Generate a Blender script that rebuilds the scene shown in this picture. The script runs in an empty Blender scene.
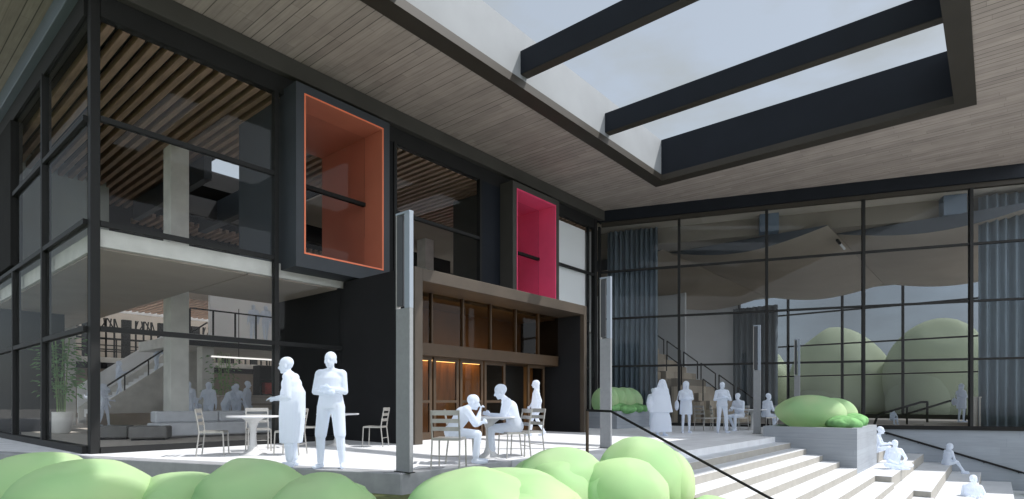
import bpy, bmesh, math, random
from mathutils import Vector, Matrix
random.seed(7)
S = bpy.context.scene
COL = S.collection
R = math.radians

# ------------------------------------------------------------------ materials
def newmat(name):
    m = bpy.data.materials.new(name); m.use_nodes = True
    nt = m.node_tree; nt.nodes.clear()
    out = nt.nodes.new('ShaderNodeOutputMaterial')
    return m, nt, nt.nodes, nt.links, out

def principled(name, col, rough=.6, metal=0., var=.12, scale=6., stretch=(1, 1, 1), bump=0., bscale=40., coat=0., detail=4., spec=.5):
    m, nt, N, L, out = newmat(name)
    b = N.new('ShaderNodeBsdfPrincipled')
    b.inputs['Roughness'].default_value = rough; b.inputs['Metallic'].default_value = metal
    b.inputs['Coat Weight'].default_value = coat; b.inputs['Specular IOR Level'].default_value = spec
    tc = N.new('ShaderNodeTexCoord'); mp = N.new('ShaderNodeMapping')
    mp.inputs['Scale'].default_value = stretch
    L.new(tc.outputs['Object'], mp.inputs['Vector'])
    n = N.new('ShaderNodeTexNoise'); n.inputs['Scale'].default_value = scale; n.inputs['Detail'].default_value = detail
    L.new(mp.outputs[0], n.inputs['Vector'])
    r = N.new('ShaderNodeValToRGB')
    r.color_ramp.elements[0].position = .3; r.color_ramp.elements[1].position = .7
    r.color_ramp.elements[0].color = tuple(c * (1 - var) for c in col) + (1,)
    r.color_ramp.elements[1].color = tuple(min(1, c * (1 + var)) for c in col) + (1,)
    L.new(n.outputs['Fac'], r.inputs['Fac']); L.new(r.outputs['Color'], b.inputs['Base Color'])
    if bump:
        n2 = N.new('ShaderNodeTexNoise'); n2.inputs['Scale'].default_value = bscale; n2.inputs['Detail'].default_value = 3
        L.new(mp.outputs[0], n2.inputs['Vector'])
        bp = N.new('ShaderNodeBump'); bp.inputs['Strength'].default_value = bump; bp.inputs['Distance'].default_value = .02
        L.new(n2.outputs['Fac'], bp.inputs['Height']); L.new(bp.outputs[0], b.inputs['Normal'])
    L.new(b.outputs[0], out.inputs[0])
    return m

def glassmat(name, tint=(.8, .84, .84), refl=1.0, rough=0.0):
    m, nt, N, L, out = newmat(name)
    t = N.new('ShaderNodeBsdfTransparent'); t.inputs[0].default_value = tint + (1,)
    g = N.new('ShaderNodeBsdfGlossy'); g.inputs['Roughness'].default_value = rough
    fr = N.new('ShaderNodeFresnel'); fr.inputs['IOR'].default_value = 1.45
    mu = N.new('ShaderNodeMath'); mu.operation = 'MULTIPLY'; mu.inputs[1].default_value = refl; mu.use_clamp = True
    ge = N.new('ShaderNodeNewGeometry'); fb = N.new('ShaderNodeMath'); fb.operation = 'SUBTRACT'; fb.inputs[0].default_value = 1.0
    L.new(ge.outputs['Backfacing'], fb.inputs[1])
    m2 = N.new('ShaderNodeMath'); m2.operation = 'MULTIPLY'; L.new(fr.outputs[0], m2.inputs[0]); L.new(fb.outputs[0], m2.inputs[1])   # only the outer face mirrors
    L.new(m2.outputs[0], mu.inputs[0])
    mx = N.new('ShaderNodeMixShader')
    L.new(mu.outputs[0], mx.inputs[0]); L.new(t.outputs[0], mx.inputs[1]); L.new(g.outputs[0], mx.inputs[2])
    L.new(mx.outputs[0], out.inputs[0])
    return m

def boardmat(name, width=.2, base=(.3, .265, .24), axis='X', var=.16, gap=.02, gapdark=.3, length=2.6):
    """boards running along Y (axis X across them) with uneven tints, grain and open joints"""
    m, nt, N, L, out = newmat(name)
    b = N.new('ShaderNodeBsdfPrincipled'); b.inputs['Roughness'].default_value = .75
    tc = N.new('ShaderNodeTexCoord'); sp = N.new('ShaderNodeSeparateXYZ'); L.new(tc.outputs['Object'], sp.inputs[0])
    def math_(op, a, c=None):
        q = N.new('ShaderNodeMath'); q.operation = op
        if isinstance(a, (int, float)): q.inputs[0].default_value = a
        else: L.new(a, q.inputs[0])
        if c is not None:
            if isinstance(c, (int, float)): q.inputs[1].default_value = c
            else: L.new(c, q.inputs[1])
        return q.outputs[0]
    ac, al = ('X', 'Y') if axis == 'X' else (('Y', 'X') if axis == 'Y' else ('Z', 'Y'))
    u = math_('DIVIDE', sp.outputs[ac], width)
    iu = math_('FLOOR', u); fu = math_('SUBTRACT', u, iu)
    wn = N.new('ShaderNodeTexWhiteNoise'); wn.noise_dimensions = '1D'; L.new(iu, wn.inputs['W'])
    off = math_('MULTIPLY', wn.outputs['Value'], length)
    v = math_('DIVIDE', math_('ADD', sp.outputs[al], off), length)
    iv = math_('FLOOR', v); fv = math_('SUBTRACT', v, iv)
    wn2 = N.new('ShaderNodeTexWhiteNoise'); wn2.noise_dimensions = '2D'
    cb = N.new('ShaderNodeCombineXYZ'); L.new(iu, cb.inputs[0]); L.new(iv, cb.inputs[1]); L.new(cb.outputs[0], wn2.inputs['Vector'])
    mp = N.new('ShaderNodeMapping'); mp.inputs['Scale'].default_value = {'X': (22, 1.3, 1), 'Y': (1.3, 22, 1), 'Z': (1.3, 1.3, 22)}[axis]
    L.new(tc.outputs['Object'], mp.inputs[0])
    gn = N.new('ShaderNodeTexNoise'); gn.inputs['Scale'].default_value = 1.; gn.inputs['Detail'].default_value = 5; L.new(mp.outputs[0], gn.inputs['Vector'])
    bn = N.new('ShaderNodeTexNoise'); bn.inputs['Scale'].default_value = 1.7; bn.inputs['Detail'].default_value = 3; L.new(tc.outputs['Object'], bn.inputs['Vector'])
    k = math_('ADD', math_('MULTIPLY', wn2.outputs['Value'], var * .9), math_('MULTIPLY', gn.outputs['Fac'], var * 2.6))
    k = math_('ADD', k, math_('MULTIPLY', bn.outputs['Fac'], var * 1.6))
    k = math_('ADD', k, 1 - var * 2.75)
    # dark joint: only along boards whose random number is high, plus short end joints
    wide = math_('GREATER_THAN', wn.outputs['Value'], .45)
    g1 = math_('MULTIPLY', math_('LESS_THAN', fu, gap / width), math_('ADD', math_('MULTIPLY', wide, .6), .3))
    g2 = math_('MULTIPLY', math_('LESS_THAN', fv, .006), .3)
    g = math_('MAXIMUM', g1, g2)
    k = math_('MULTIPLY', k, math_('SUBTRACT', 1, math_('MULTIPLY', g, 1 - gapdark)))
    vm = N.new('ShaderNodeVectorMath'); vm.operation = 'SCALE'; vm.inputs[0].default_value = base; L.new(k, vm.inputs['Scale'])
    L.new(vm.outputs[0], b.inputs['Base Color']); L.new(b.outputs[0], out.inputs[0])
    return m

def tilemat(name, base, sx=1.2, sy=.6, var=.06, joint=.72):
    m, nt, N, L, out = newmat(name)
    b = N.new('ShaderNodeBsdfPrincipled'); b.inputs['Roughness'].default_value = .6
    tc = N.new('ShaderNodeTexCoord')
    br = N.new('ShaderNodeTexBrick'); br.inputs['Scale'].default_value = 1.
    br.inputs['Brick Width'].default_value = sx; br.inputs['Row Height'].default_value = sy
    br.inputs['Mortar Size'].default_value = .006
    br.inputs['Color1'].default_value = tuple(c * (1 + var) for c in base) + (1,)
    br.inputs['Color2'].default_value = tuple(c * (1 - var) for c in base) + (1,)
    br.inputs['Mortar'].default_value = tuple(c * joint for c in base) + (1,)
    L.new(tc.outputs['Object'], br.inputs['Vector'])
    n = N.new('ShaderNodeTexNoise'); n.inputs['Scale'].default_value = 2.2; n.inputs['Detail'].default_value = 6
    L.new(tc.outputs['Object'], n.inputs['Vector'])
    mr = N.new('ShaderNodeMapRange'); mr.inputs['To Min'].default_value = .726; mr.inputs['To Max'].default_value = 1.1
    L.new(n.outputs['Fac'], mr.inputs[0])
    vm = N.new('ShaderNodeVectorMath'); vm.operation = 'SCALE'; L.new(br.outputs['Color'], vm.inputs[0]); L.new(mr.outputs[0], vm.inputs['Scale'])
    L.new(vm.outputs[0], b.inputs['Base Color']); L.new(b.outputs[0], out.inputs[0])
    return m

def softmat(name, col, trans=.35, clear=0.0, var=.1, scale=3., col2=None):
    """matt body that also lets light through (translucent), used for the pale figures and the shrubs"""
    m, nt, N, L, out = newmat(name)
    d = N.new('ShaderNodeBsdfDiffuse'); t = N.new('ShaderNodeBsdfTranslucent')
    tc = N.new('ShaderNodeTexCoord'); n = N.new('ShaderNodeTexNoise'); n.inputs['Scale'].default_value = scale; n.inputs['Detail'].default_value = 2
    L.new(tc.outputs['Object'], n.inputs['Vector'])
    r = N.new('ShaderNodeValToRGB'); r.color_ramp.elements[0].position = .35; r.color_ramp.elements[1].position = .68
    c2 = col2 or tuple(min(1, c * (1 + var)) for c in col)
    r.color_ramp.elements[0].color = tuple(c * (1 - var) for c in col) + (1,); r.color_ramp.elements[1].color = c2 + (1,)
    L.new(n.outputs['Fac'], r.inputs[0]); L.new(r.outputs[0], d.inputs[0]); L.new(r.outputs[0], t.inputs[0])
    mx = N.new('ShaderNodeMixShader'); mx.inputs[0].default_value = trans
    L.new(d.outputs[0], mx.inputs[1]); L.new(t.outputs[0], mx.inputs[2])
    if clear:
        tr = N.new('ShaderNodeBsdfTransparent'); m2 = N.new('ShaderNodeMixShader'); m2.inputs[0].default_value = clear
        L.new(mx.outputs[0], m2.inputs[1]); L.new(tr.outputs[0], m2.inputs[2]); L.new(m2.outputs[0], out.inputs[0])
    else:
        L.new(mx.outputs[0], out.inputs[0])
    return m

def litmat(name, col, st):
    m, nt, N, L, out = newmat(name)
    e = N.new('ShaderNodeEmission'); e.inputs[0].default_value = col + (1,); e.inputs[1].default_value = st
    L.new(e.outputs[0], out.inputs[0]); return m

M = dict(
    soffit=boardmat('soffit boards', .21, (.385, .332, .30), 'X', .21, .02, .22),
    dark=principled('dark bronze steel', (.018, .0185, .019), .55, .0, .1, 1.5, spec=.2),
    darkpanel=principled('charcoal panel', (.014, .0145, .016), .7, 0, .12, .8, spec=.15),
    bluepanel=principled('slate blue panel', (.032, .039, .048), .6, 0, .1, .8),
    rim=principled('dark brown rim', (.030, .025, .018), .6, 0, .1, 2),
    bluelit=principled('blue sky-lit face', (.13, .165, .21), .5, 0, .08, .8),  # blue sky light on the face is put into the colour
    panelendlit=principled('sky-lit panel end', (.085, .092, .105), .7, 0, .06, .8),
    beam=principled('blue black beam', (.010, .013, .019), .6, 0, .1, 1.2, spec=.2),
    greyframe=principled('warm grey steel', (.06, .058, .053), .6, 0, .08, 1.5, spec=.25),
    skywall=principled('white plaster', (.255, .272, .29), .8, 0, .05, 1.2),
    concrete=principled('fair faced concrete', (.60, .59, .555), .8, 0, .1, 2.5, bump=.15),
    slab=principled('painted soffit', (.33, .285, .24), .8, 0, .06, 1.),
    slat=principled('walnut slat', (.33, .215, .15), .55, 0, .25, 3., (6, .6, 6)),
    black=principled('black plenum', (.02, .02, .02), .9, 0, .1, 2, spec=.1),
    orange=principled('orange paint', (.50, .17, .105), .5, 0, .06, 1.2),
    orangeedge=principled('orange edge', (.9, .22, .1), .5, 0, .05, 1.2),
    pink=principled('magenta paint', (.88, .11, .25), .5, 0, .06, 1.2),
    pinkedge=principled('magenta edge', (.9, .07, .2), .5, 0, .05, 1.2),
    bronze=principled('bronze frame', (.066, .040, .021), .45, .2, .12, 2.),
    bronzegrey=principled('brushed bronze cladding', (.062, .048, .035), .5, .1, .15, 1.5),
    amber=principled('amber glow lining', (.24, .115, .035), .45, 0, .3, 2., (5, 5, .6)),  # warm glow put into the colour
    paving=tilemat('pale paving', (.76, .78, .815)),
    steplit=principled('step stone lit tops', (.57, .595, .63), .7, 0, .06, 3., bump=.1),
    stepshade=principled('step stone shaded sides', (.33, .315, .285), .8, 0, .08, 4., bump=.1),  # same stone as the tops, darkened to paint in the riser shade
    planter=boardmat('board marked concrete', .14, (.29, .315, .35), 'Z', .12, .006, .7, 3.),
    wingwall=boardmat('board marked wall', .3, (.26, .29, .33), 'Z', .12, .006, .75, 4.),
    carpet=principled('grey brown carpet', (.42, .38, .34), .95, 0, .12, 9.),
    white=principled('white wall', (.80, .81, .82), .8, 0, .04, 1.),
    greenwall=principled('grey green wall', (.42, .45, .43), .85, 0, .05, .8),
    blind=principled('white blind', (.86, .88, .90), .8, 0, .02, .8),
    greywall=principled('grey wall', (.66, .67, .69), .8, 0, .04, .8),
    curtain=principled('slate blue curtain', (.175, .21, .24), .85, 0, .12, 2., (4, 4, .4)),
    cloud=principled('ceiling cloud', (.33, .28, .225), .75, 0, .05, .7),
    wingceil=principled('warm ceiling', (.50, .44, .37), .8, 0, .05, .7),
    wingceil2=principled('taupe ceiling', (.22, .19, .155), .8, 0, .05, .7),
    seatblock=tilemat('brown seating blocks', (.50, .41, .31), .6, .3, .18, .5),
    alu=principled('brushed aluminium', (.40, .39, .37), .38, .55, .1, 8.),
    palewood=principled('pale timber', (.52, .46, .40), .6, 0, .1, 4., (1, 8, 8)),
    tabletop=principled('white table top', (.66, .67, .70), .35, 0, .04, 3.),
    pedestal=principled('pale grey pedestal', (.52, .52, .52), .4, 0, .05, 3.),
    sofa=principled('pale grey upholstery', (.58, .59, .62), .9, 0, .06, 5.),
    ottoman=principled('dark grey upholstery', (.17, .165, .16), .9, 0, .08, 5.),
    pot=principled('white ceramic', (.72, .70, .68), .45, 0, .04, 3.),
    stem=principled('green cane', (.20, .32, .10), .6, 0, .2, 5.),
    leaf=softmat('plant leaf', (.20, .36, .16), .3, 0, .25, 2.),
    person=softmat('frosted white figure', (.86, .91, .99), .58, .08, .01, 1.),
    bush=softmat('pale green foliage', (.56, .83, .49), .52, 0.16, .06, .8, (.78, .87, .58)),
    bushlow=softmat('mid green foliage', (.30, .58, .26), .4, 0.0, .25, 5.),
    tree=softmat('sage green foliage', (.62, .66, .48), .4, 0, .12, .25),
    bark=principled('bark', (.16, .12, .09), .9, 0, .2, 6.),
    grass=principled('olive lawn', (.10, .12, .04), .95, 0, .35, 8., bump=.6, bscale=60),
    kerb=principled('kerb concrete', (.30, .31, .33), .8, 0, .1, 5., bump=.15),
    earth=principled('outer ground', (.42, .42, .41), .9, 0, .08, .5),
    pylon=principled('cast concrete pylon', (.255, .265, .28), .7, 0, .06, 14., bump=.1),
    greyfin=principled('grey fin', (.05, .053, .06), .4, 0, .05, 3.),
    lens=principled('frosted lamp fin', (.27, .31, .37), .35, 0, .04, 3.),
    lightbar=principled('white metal', (.75, .76, .78), .5, 0, .03, 2.),
    lit=litmat('lit lamp', (1, .97, .92), .45),
    warmlit=litmat('added warm glow strip', (1, .58, .22), 3.),  # for strips added to make the amber glow
    innerbronze=principled('bronze inner wall', (.11, .07, .04), .5, .2, .2, 1.2),
    red=principled('red book cloth', (.35, .05, .04), .7, 0, .3, 6.),
    glass=glassmat('clear glass', (.965, .972, .975), .45),
    glassgrey=glassmat('grey glass', (.955, .96, .965), .3),
    glassbronze=glassmat('bronze glass', (.82, .75, .66), .4),
    glasswing=glassmat('wing glass', (.91, .93, .945), .5),
    glassrear=glassmat('rear glass', (.64, .655, .675), .4),
    glasscorner=glassmat('short wall glass', (.95, .96, .955), .3),
    daylightsheet=softmat('added daylight diffuser', (.98, .98, .98), .985, 0., .01, 1.),  # for sheets added to spread daylight inside the hall
)

# ------------------------------------------------------------------ mesh helpers
class MB:
    def __init__(s): s.bm = bmesh.new()
    def box(s, x0, x1, y0, y1, z0, z1):
        v = [s.bm.verts.new(p) for p in ((x0, y0, z0), (x1, y0, z0), (x1, y1, z0), (x0, y1, z0), (x0, y0, z1), (x1, y0, z1), (x1, y1, z1), (x0, y1, z1))]
        for f in ((0, 3, 2, 1), (4, 5, 6, 7), (0, 1, 5, 4), (1, 2, 6, 5), (2, 3, 7, 6), (3, 0, 4, 7)): s.bm.faces.new([v[i] for i in f])
        return s
    def obox(s, o, ux, uy, a0, a1, b0, b1, z0, z1):
        """box in a turned frame: o origin, ux, uy 2-D unit axes"""
        P = lambda a, b, z: (o[0] + ux[0] * a + uy[0] * b, o[1] + ux[1] * a + uy[1] * b, z)
        v = [s.bm.verts.new(p) for p in (P(a0, b0, z0), P(a1, b0, z0), P(a1, b1, z0), P(a0, b1, z0), P(a0, b0, z1), P(a1, b0, z1), P(a1, b1, z1), P(a0, b1, z1))]
        for f in ((0, 3, 2, 1), (4, 5, 6, 7), (0, 1, 5, 4), (1, 2, 6, 5), (2, 3, 7, 6), (3, 0, 4, 7)): s.bm.faces.new([v[i] for i in f])
        return s
    def prism(s, pts, z0, z1):
        a = [s.bm.verts.new((x, y, z0)) for x, y in pts]; b = [s.bm.verts.new((x, y, z1)) for x, y in pts]
        n = len(pts)
        s.bm.faces.new(a[::-1]); s.bm.faces.new(b)
        for i in range(n): s.bm.faces.new((a[i], a[(i + 1) % n], b[(i + 1) % n], b[i]))
        return s
    def tube(s, a, b, r, n=8, r2=None):
        a = Vector(a); b = Vector(b); d = (b - a).normalized(); r2 = r if r2 is None else r2
        u = d.orthogonal().normalized(); w = d.cross(u)
        A = [s.bm.verts.new(a + (u * math.cos(t) + w * math.sin(t)) * r) for t in [2 * math.pi * i / n for i in range(n)]]
        B = [s.bm.verts.new(b + (u * math.cos(t) + w * math.sin(t)) * r2) for t in [2 * math.pi * i / n for i in range(n)]]
        s.bm.faces.new(A[::-1]); s.bm.faces.new(B)
        for i in range(n): s.bm.faces.new((A[i], A[(i + 1) % n], B[(i + 1) % n], B[i]))
        return s
    def path(s, pts, r, n=8):
        for p, q in zip(pts, pts[1:]): s.tube(p, q, r, n)
        for p in pts[1:-1]: s.ell(p, (r, r, r), 1)
        return s
    def lathe(s, prof, c=(0, 0, 0), n=24):
        rings = []
        for r, z in prof:
            rings.append([s.bm.verts.new((c[0] + r * math.cos(2 * math.pi * i / n), c[1] + r * math.sin(2 * math.pi * i / n), c[2] + z)) for i in range(n)])
        s.bm.faces.new(rings[0][::-1]); s.bm.faces.new(rings[-1])
        for A, B in zip(rings, rings[1:]):
            for i in range(n): s.bm.faces.new((A[i], A[(i + 1) % n], B[(i + 1) % n], B[i]))
        return s
    def ell(s, c, r, sub=2, rot=None):
        m = Matrix.Translation(c) @ (rot.to_4x4() if rot else Matrix.Identity(4)) @ Matrix.Diagonal((r[0], r[1], r[2], 1))
        bmesh.ops.create_icosphere(s.bm, subdivisions=sub, radius=1, matrix=m)
        return s
    def cap(s, a, b, ra, rb, n=12, k=4):
        """tapered capsule, one closed surface"""
        a = Vector(a); b = Vector(b); d = b - a
        if d.length < 1e-5: d = Vector((0, 0, 1e-4))
        d.normalize(); u = d.orthogonal().normalized(); w = d.cross(u)
        rings = []
        for i in range(1, k + 1):
            t = math.pi / 2 * i / k
            rings.append((a - d * ra * math.cos(t), ra * math.sin(t)))
        for i in range(0, k):
            t = math.pi / 2 * i / k
            rings.append((b + d * rb * math.sin(t), rb * math.cos(t)))
        V = [[s.bm.verts.new(c + (u * math.cos(q) + w * math.sin(q)) * r) for q in [2 * math.pi * j / n for j in range(n)]] for c, r in rings]
        p0 = s.bm.verts.new(a - d * ra); p1 = s.bm.verts.new(b + d * rb)
        for i in range(n):
            j = (i + 1) % n
            s.bm.faces.new((p0, V[0][j], V[0][i])); s.bm.faces.new((p1, V[-1][i], V[-1][j]))
            for A, B in zip(V, V[1:]): s.bm.faces.new((A[i], A[j], B[j], B[i]))
        return s
    def build(s, name, mat, parent=None, smooth=False, bevel=0., raw=False):
        bm = s.bm
        bmesh.ops.recalc_face_normals(bm, faces=bm.faces[:])
        if bevel:
            bmesh.ops.bevel(bm, geom=bm.edges[:], offset=bevel, segments=1, affect='EDGES', clamp_overlap=True)
        me = bpy.data.meshes.new(name); bm.to_mesh(me); bm.free()
        if smooth: me.polygons.foreach_set('use_smooth', [True] * len(me.polygons))
        me.materials.append(mat)
        return link(name, me, parent, raw)

def root_of(o):
    while o.parent: o = o.parent
    return o
def link(name, me, parent=None, raw=False):
    o = bpy.data.objects.new(name, me); COL.objects.link(o)
    if parent:
        o.parent = parent
        if not raw:                       # mesh given in world coordinates: cancel the root's location
            o.location = -root_of(parent).location if parent.parent is None else (0, 0, 0)
    return o
def tag(o, label, cat, group=None, kind=None):
    o['label'] = label; o['category'] = cat
    if group: o['group'] = group
    if kind: o['kind'] = kind
    return o
def struct(o): o['kind'] = 'structure'; return o
def thing(name, label, cat, loc=(0, 0, 0), rz=0., group=None):
    o = bpy.data.objects.new(name, None); COL.objects.link(o); o.empty_display_size = .2
    o.location = loc; o.rotation_euler = (0, 0, rz)
    return tag(o, label, cat, group)
def kids(o): return [c for c in bpy.data.objects if c.parent == o]
def dup(root, loc, rz, label, group=None):
    r = root.copy(); COL.objects.link(r); r.location = loc; r.rotation_euler = (0, 0, rz); r['label'] = label
    if group: r['group'] = group
    for ch in kids(root):
        c = ch.copy(); COL.objects.link(c); c.parent = r
        for g in kids(ch):
            d = g.copy(); COL.objects.link(d); d.parent = c
    return r
def one(mb_, name, mat, label, cat, group=None, **k): return tag(mb_.build(name, mat, **k), label, cat, group)

X0, Y0 = 3.3, 13.3                                  # the glass corner of the hall
WO = (22.0, 13.4); WU = (.3424, -.9396); WN = (.9396, .3424)    # the wing's glass line, its direction and its inward normal
def wp(s, n=0.): return (WO[0] + WU[0] * s + WN[0] * n, WO[1] + WU[1] * s + WN[1] * n)

# ------------------------------------------------------------------ ground, plaza, steps
g = MB(); g.prism([(-400, -400), (400, -400), (400, 400), (-400, 400)], -3.2, -3.0)
struct(g.build('ground', M['earth']))
# planting bed the camera stands over
g = MB(); g.prism([(-30, -30), (7.62, -30), (7.62, 6.36), (5.2, 6.36), (-8, 44), (-30, 44)], -3.0, -.30)
struct(g.build('lawn', M['grass']))
kb = MB(); kb.prism([(5.20, 6.38), (7.62, 6.38), (7.62, 6.68), (5.42, 6.68), (-8.3, 46), (-8.62, 46)], -3.0, 0.0)
struct(kb.build('plaza_kerb', M['kerb'], bevel=.012))
g = MB(); g.prism([(5.422, 6.682), (7.62, 6.682), (7.62, 4.87), (17.6, 4.87), (17.6, 5.2), (27, 5.2), (22.3, 13.4), (X0, Y0), (X0, 46), (-8.298, 46)], -3.0, 0.)
struct(g.build('plaza_paving', M['paving']))
# broad steps
st = MB()
for k in range(1, 16):
    y1 = 4.868 - .41 * (k - 1); st.box(7.9, 17.597, y1 - .41, y1, -3.0, -.152 * k)
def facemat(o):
    o.data.materials.append(M['steplit'])
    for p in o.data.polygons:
        if p.normal.z > .6: p.material_index = 1  # upward faces get the paler colour, painting in the light on them
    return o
struct(facemat(st.build('steps', M['stepshade'], bevel=.006)))
ck = MB()
for k in range(0, 15): ck.box(7.63, 7.895, 4.866 - .41 * (k + 1), 4.866 - .41 * k, -3, -.152 * k + .05)
struct(ck.build('step_kerb', M['planter']))
# sitting terraces beside the wing wall
tr = MB()
lv = [(-.305, 3.69, 4.51), (-.61, 2.87, 3.69), (-.914, 2.05, 2.87), (-1.218, 1.23, 2.05), (-1.523, .41, 1.23), (-1.828, -.41, .41), (-2.13, -1.23, -.41), (-2.44, -2.05, -1.23)]
for i, (z, ya, yb) in enumerate(lv):
    xa = 21.405 if yb > 3.69 - .83 + .02 else 17.6
    if abs(yb - 2.87) < .01: xa = 17.6
    def wx(y): return WO[0] + (WO[1] - y) / -WU[1] * -1 * -WU[0] if False else WO[0] + WU[0] * ((WO[1] - y) / -WU[1])
    tr.prism([(xa, ya), (wx(ya) - .012, ya), (wx(yb) - .012, yb), (xa, yb)], -3.0, z)
struct(facemat(tr.build('seating_terraces', M['stepshade'], bevel=.006)))

# ------------------------------------------------------------------ the hall
hall = thing('glass_hall', 'dark framed two storey hall with glass walls, timber slat ceiling and two coloured window boxes', 'building', (X0, Y0, 0))
XB = [3.42, 7.02, 10.6, 14.2, 17.8, 21.36]
# corner column and mullions (long side)
MB().box(3.30, 3.46, 13.28, 13.48, 0, 8.9).build('corner_column', M['dark'], hall, bevel=.006)
for x in XB[1:5]:
    z0 = 0 if x < 8 else 4.2
    MB().box(x - .05, x + .05, 13.24, 13.40, z0, 8.5).build('mullion', M['dark'], hall)
MB().box(21.36, 21.55, 13.24, 13.42, 0, 8.9).build('mullion', M['dark'], hall)
MB().box(20.9, 20.96, 13.26, 13.38, 0, 8.5).build('mullion', M['dark'], hall)
# mullions of the short side
for y in (16.75, 19.9, 23.1, 26.3): MB().box(3.22, 3.40, y - .06, y + .06, 0, 8.5 if y < 18 else 4.45).build('mullion', M['dark'], hall)
# transoms, long side
for z, spans in ((2.42, ((3.46, 6.97), (7.07, 8.85), (17.9, 20.9))), (4.46, ((3.46, 6.97), (17.9, 20.9))), (6.49, ((3.46, 6.97), (10.65, 14.15), (17.9, 20.9), (20.96, 21.36))), (4.3, ((10.65, 14.15),))):
    for a, b in spans: MB().box(a, b, 13.26, 13.37, z - .05, z + .05).build('transom', M['dark'], hall)
for z in (2.42, 4.49, 6.49):
    e = 19.95 if z > 5 else 40
    MB().box(3.23, 3.37, 13.48, min(e, 30), z - .05, z + .05).build('transom', M['dark'], hall)
MB().box(3.46, 8.85, 13.25, 13.42, 0, .12).build('sill', M['dark'], hall)
MB().box(3.21, 3.41, 13.48, 30, 0, .14).build('sill', M['dark'], hall)
# head frames and fascia beams
MB().box(3.46, 21.36, 13.26, 13.46, 8.46, 8.895).build('head_frame', M['dark'], hall)
MB().box(3.24, 3.42, 13.48, 30, 8.46, 8.895).build('head_frame', M['dark'], hall)
MB().box(3.08, 21.95, 13.08, 13.30, 8.90, 9.335).build('fascia_beam', M['greyframe'], hall, bevel=.01)
MB().box(3.08, 3.32, 13.305, 30, 8.90, 9.335).build('fascia_beam', M['bluelit'], hall, bevel=.01)  # this side's sky light is painted in as blue
# glass
zr = [.12, 2.37, 4.40]
def pane(x0, x1, y0, y1, z0, z1, mt='glass'): return MB().box(x0, x1, y0, y1, z0, z1).build('window_pane', M[mt], hall)
for a, b in ((3.46, 6.97), (7.07, 8.85)):
    pane(a, b, 13.30, 13.32, .12, 2.37); pane(a, b, 13.30, 13.32, 2.47, 4.40)
for a, b in ((3.46, 6.97), (10.65, 14.15), (17.9, 20.9)):
    pane(a, b, 13.30, 13.32, 4.52, 6.44); pane(a, b, 13.30, 13.32, 6.54, 8.46)
pane(17.9, 20.9, 13.30, 13.32, 2.47, 4.40); pane(17.9, 20.9, 13.30, 13.32, 0, 2.37)
for z0, z1 in ((.05, 6.44), (6.54, 8.46)): pane(20.96, 21.36, 13.30, 13.32, z0, z1)
ys = [13.48, 16.69, 16.81, 19.84, 19.96, 23.04, 23.16, 26.24, 26.36, 29.9]
for i in range(0, 10, 2):
    for z0, z1 in ((.14, 2.37), (2.47, 4.44)) + (((4.54, 6.44), (6.54, 8.46)) if i < 4 else ()):
        pane(3.29, 3.31, ys[i], min(ys[i + 1], 19.9) if z0 > 4.5 else ys[i + 1], z0, z1, 'glasscorner')
MB().box(17.95, 20.88, 13.43, 13.46, 4.5, 8.3).build('roller_blind', M['blind'], hall); MB().box(18, 21.3, 13.48, 13.5, .02, 4.0).build('roller_blind', M['blind'], hall)
# solid walls
MB().box(3.2, 3.45, 19.96, 30, 4.62, 8.46).build('wall_panel', M['black'], hall)
MB().box(8.85, 8.98, 13.42, 16.6, 0, 4.04).build('wall_panel', M['darkpanel'], hall)
MB().box(8.85, 9.6, 13.22, 13.41, 0, 4.0).build('wall_panel', M['darkpanel'], hall)
MB().box(9.6, 14.9, 13.24, 13.41, 2.9, 4.2).build('wall_panel', M['darkpanel'], hall)
MB().box(16.24, 17.84, 13.2, 13.4, 0, 4.3).build('wall_panel', M['darkpanel'], hall)
MB().box(3.5, 6.4, 23.6, 23.75, 4.4, 8.9).build('side_wall', M['greenwall'], hall)
# floors and slabs
MB().box(3.42, 32, 13.42, 46, -3, .012).build('ground_floor', M['carpet'], hall)
fl = MB(); fl.prism([(3.46, 13.40), (9.9, 13.40), (21.9, 13.46), (21.9, 17.0), (6.44, 17.0), (6.44, 44.9), (3.46, 44.9)], 4.04, 4.38)
fl.build('upper_floor', M['concrete'], hall)
MB().box(3.52, 6.40, 13.5, 44, 4.0, 4.036).build('soffit_lining', M['slab'], hall)
MB().box(6.45, 8.84, 13.5, 16.95, 4.0, 4.036).build('soffit_lining', M['slab'], hall)
# slatted timber ceiling
sl = MB(); x = 3.62
while x < 7.6: sl.box(x, x + .125, 13.47, 30, 8.44, 8.62); x += .27
sl.build('slat_ceiling', M['slat'], hall)
sl = MB(); x = 7.66
while x < 21.6: sl.box(x, x + .125, 13.47, 18.3, 8.44, 8.62); x += .27
sl.build('slat_ceiling', M['slat'], hall)
sl = MB(); x = 7.66
while x < 21.6: sl.box(x, x + .13, 24.2, 34, 7.9, 8.06); x += .27
sl.build('slat_ceiling', M['slat'], hall)
MB().box(7.4, 7.62, 18.3, 24.5, 7.75, 8.5).build('roof_beam', M['bluepanel'], hall)
MB().box(3.5, 31.8, 25.6, 25.85, 7.15, 8.96).build('roof_beam', M['darkpanel'], hall)  # added baffle that hides the bright roof glazing behind it
MB().box(6.5, 31.8, 32.15, 32.35, 6.4, 8.96).build('wall_panel', M['slab'], hall)  # added panel blocking the view of bright roof glazing
MB().box(9.6, 9.9, 16.9, 24.3, 7.75, 8.6).build('roof_beam', M['bluepanel'], hall)
MB().box(7.65, 21.8, 22.6, 22.9, 7.9, 8.6).build('roof_beam', M['darkpanel'], hall)
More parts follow.
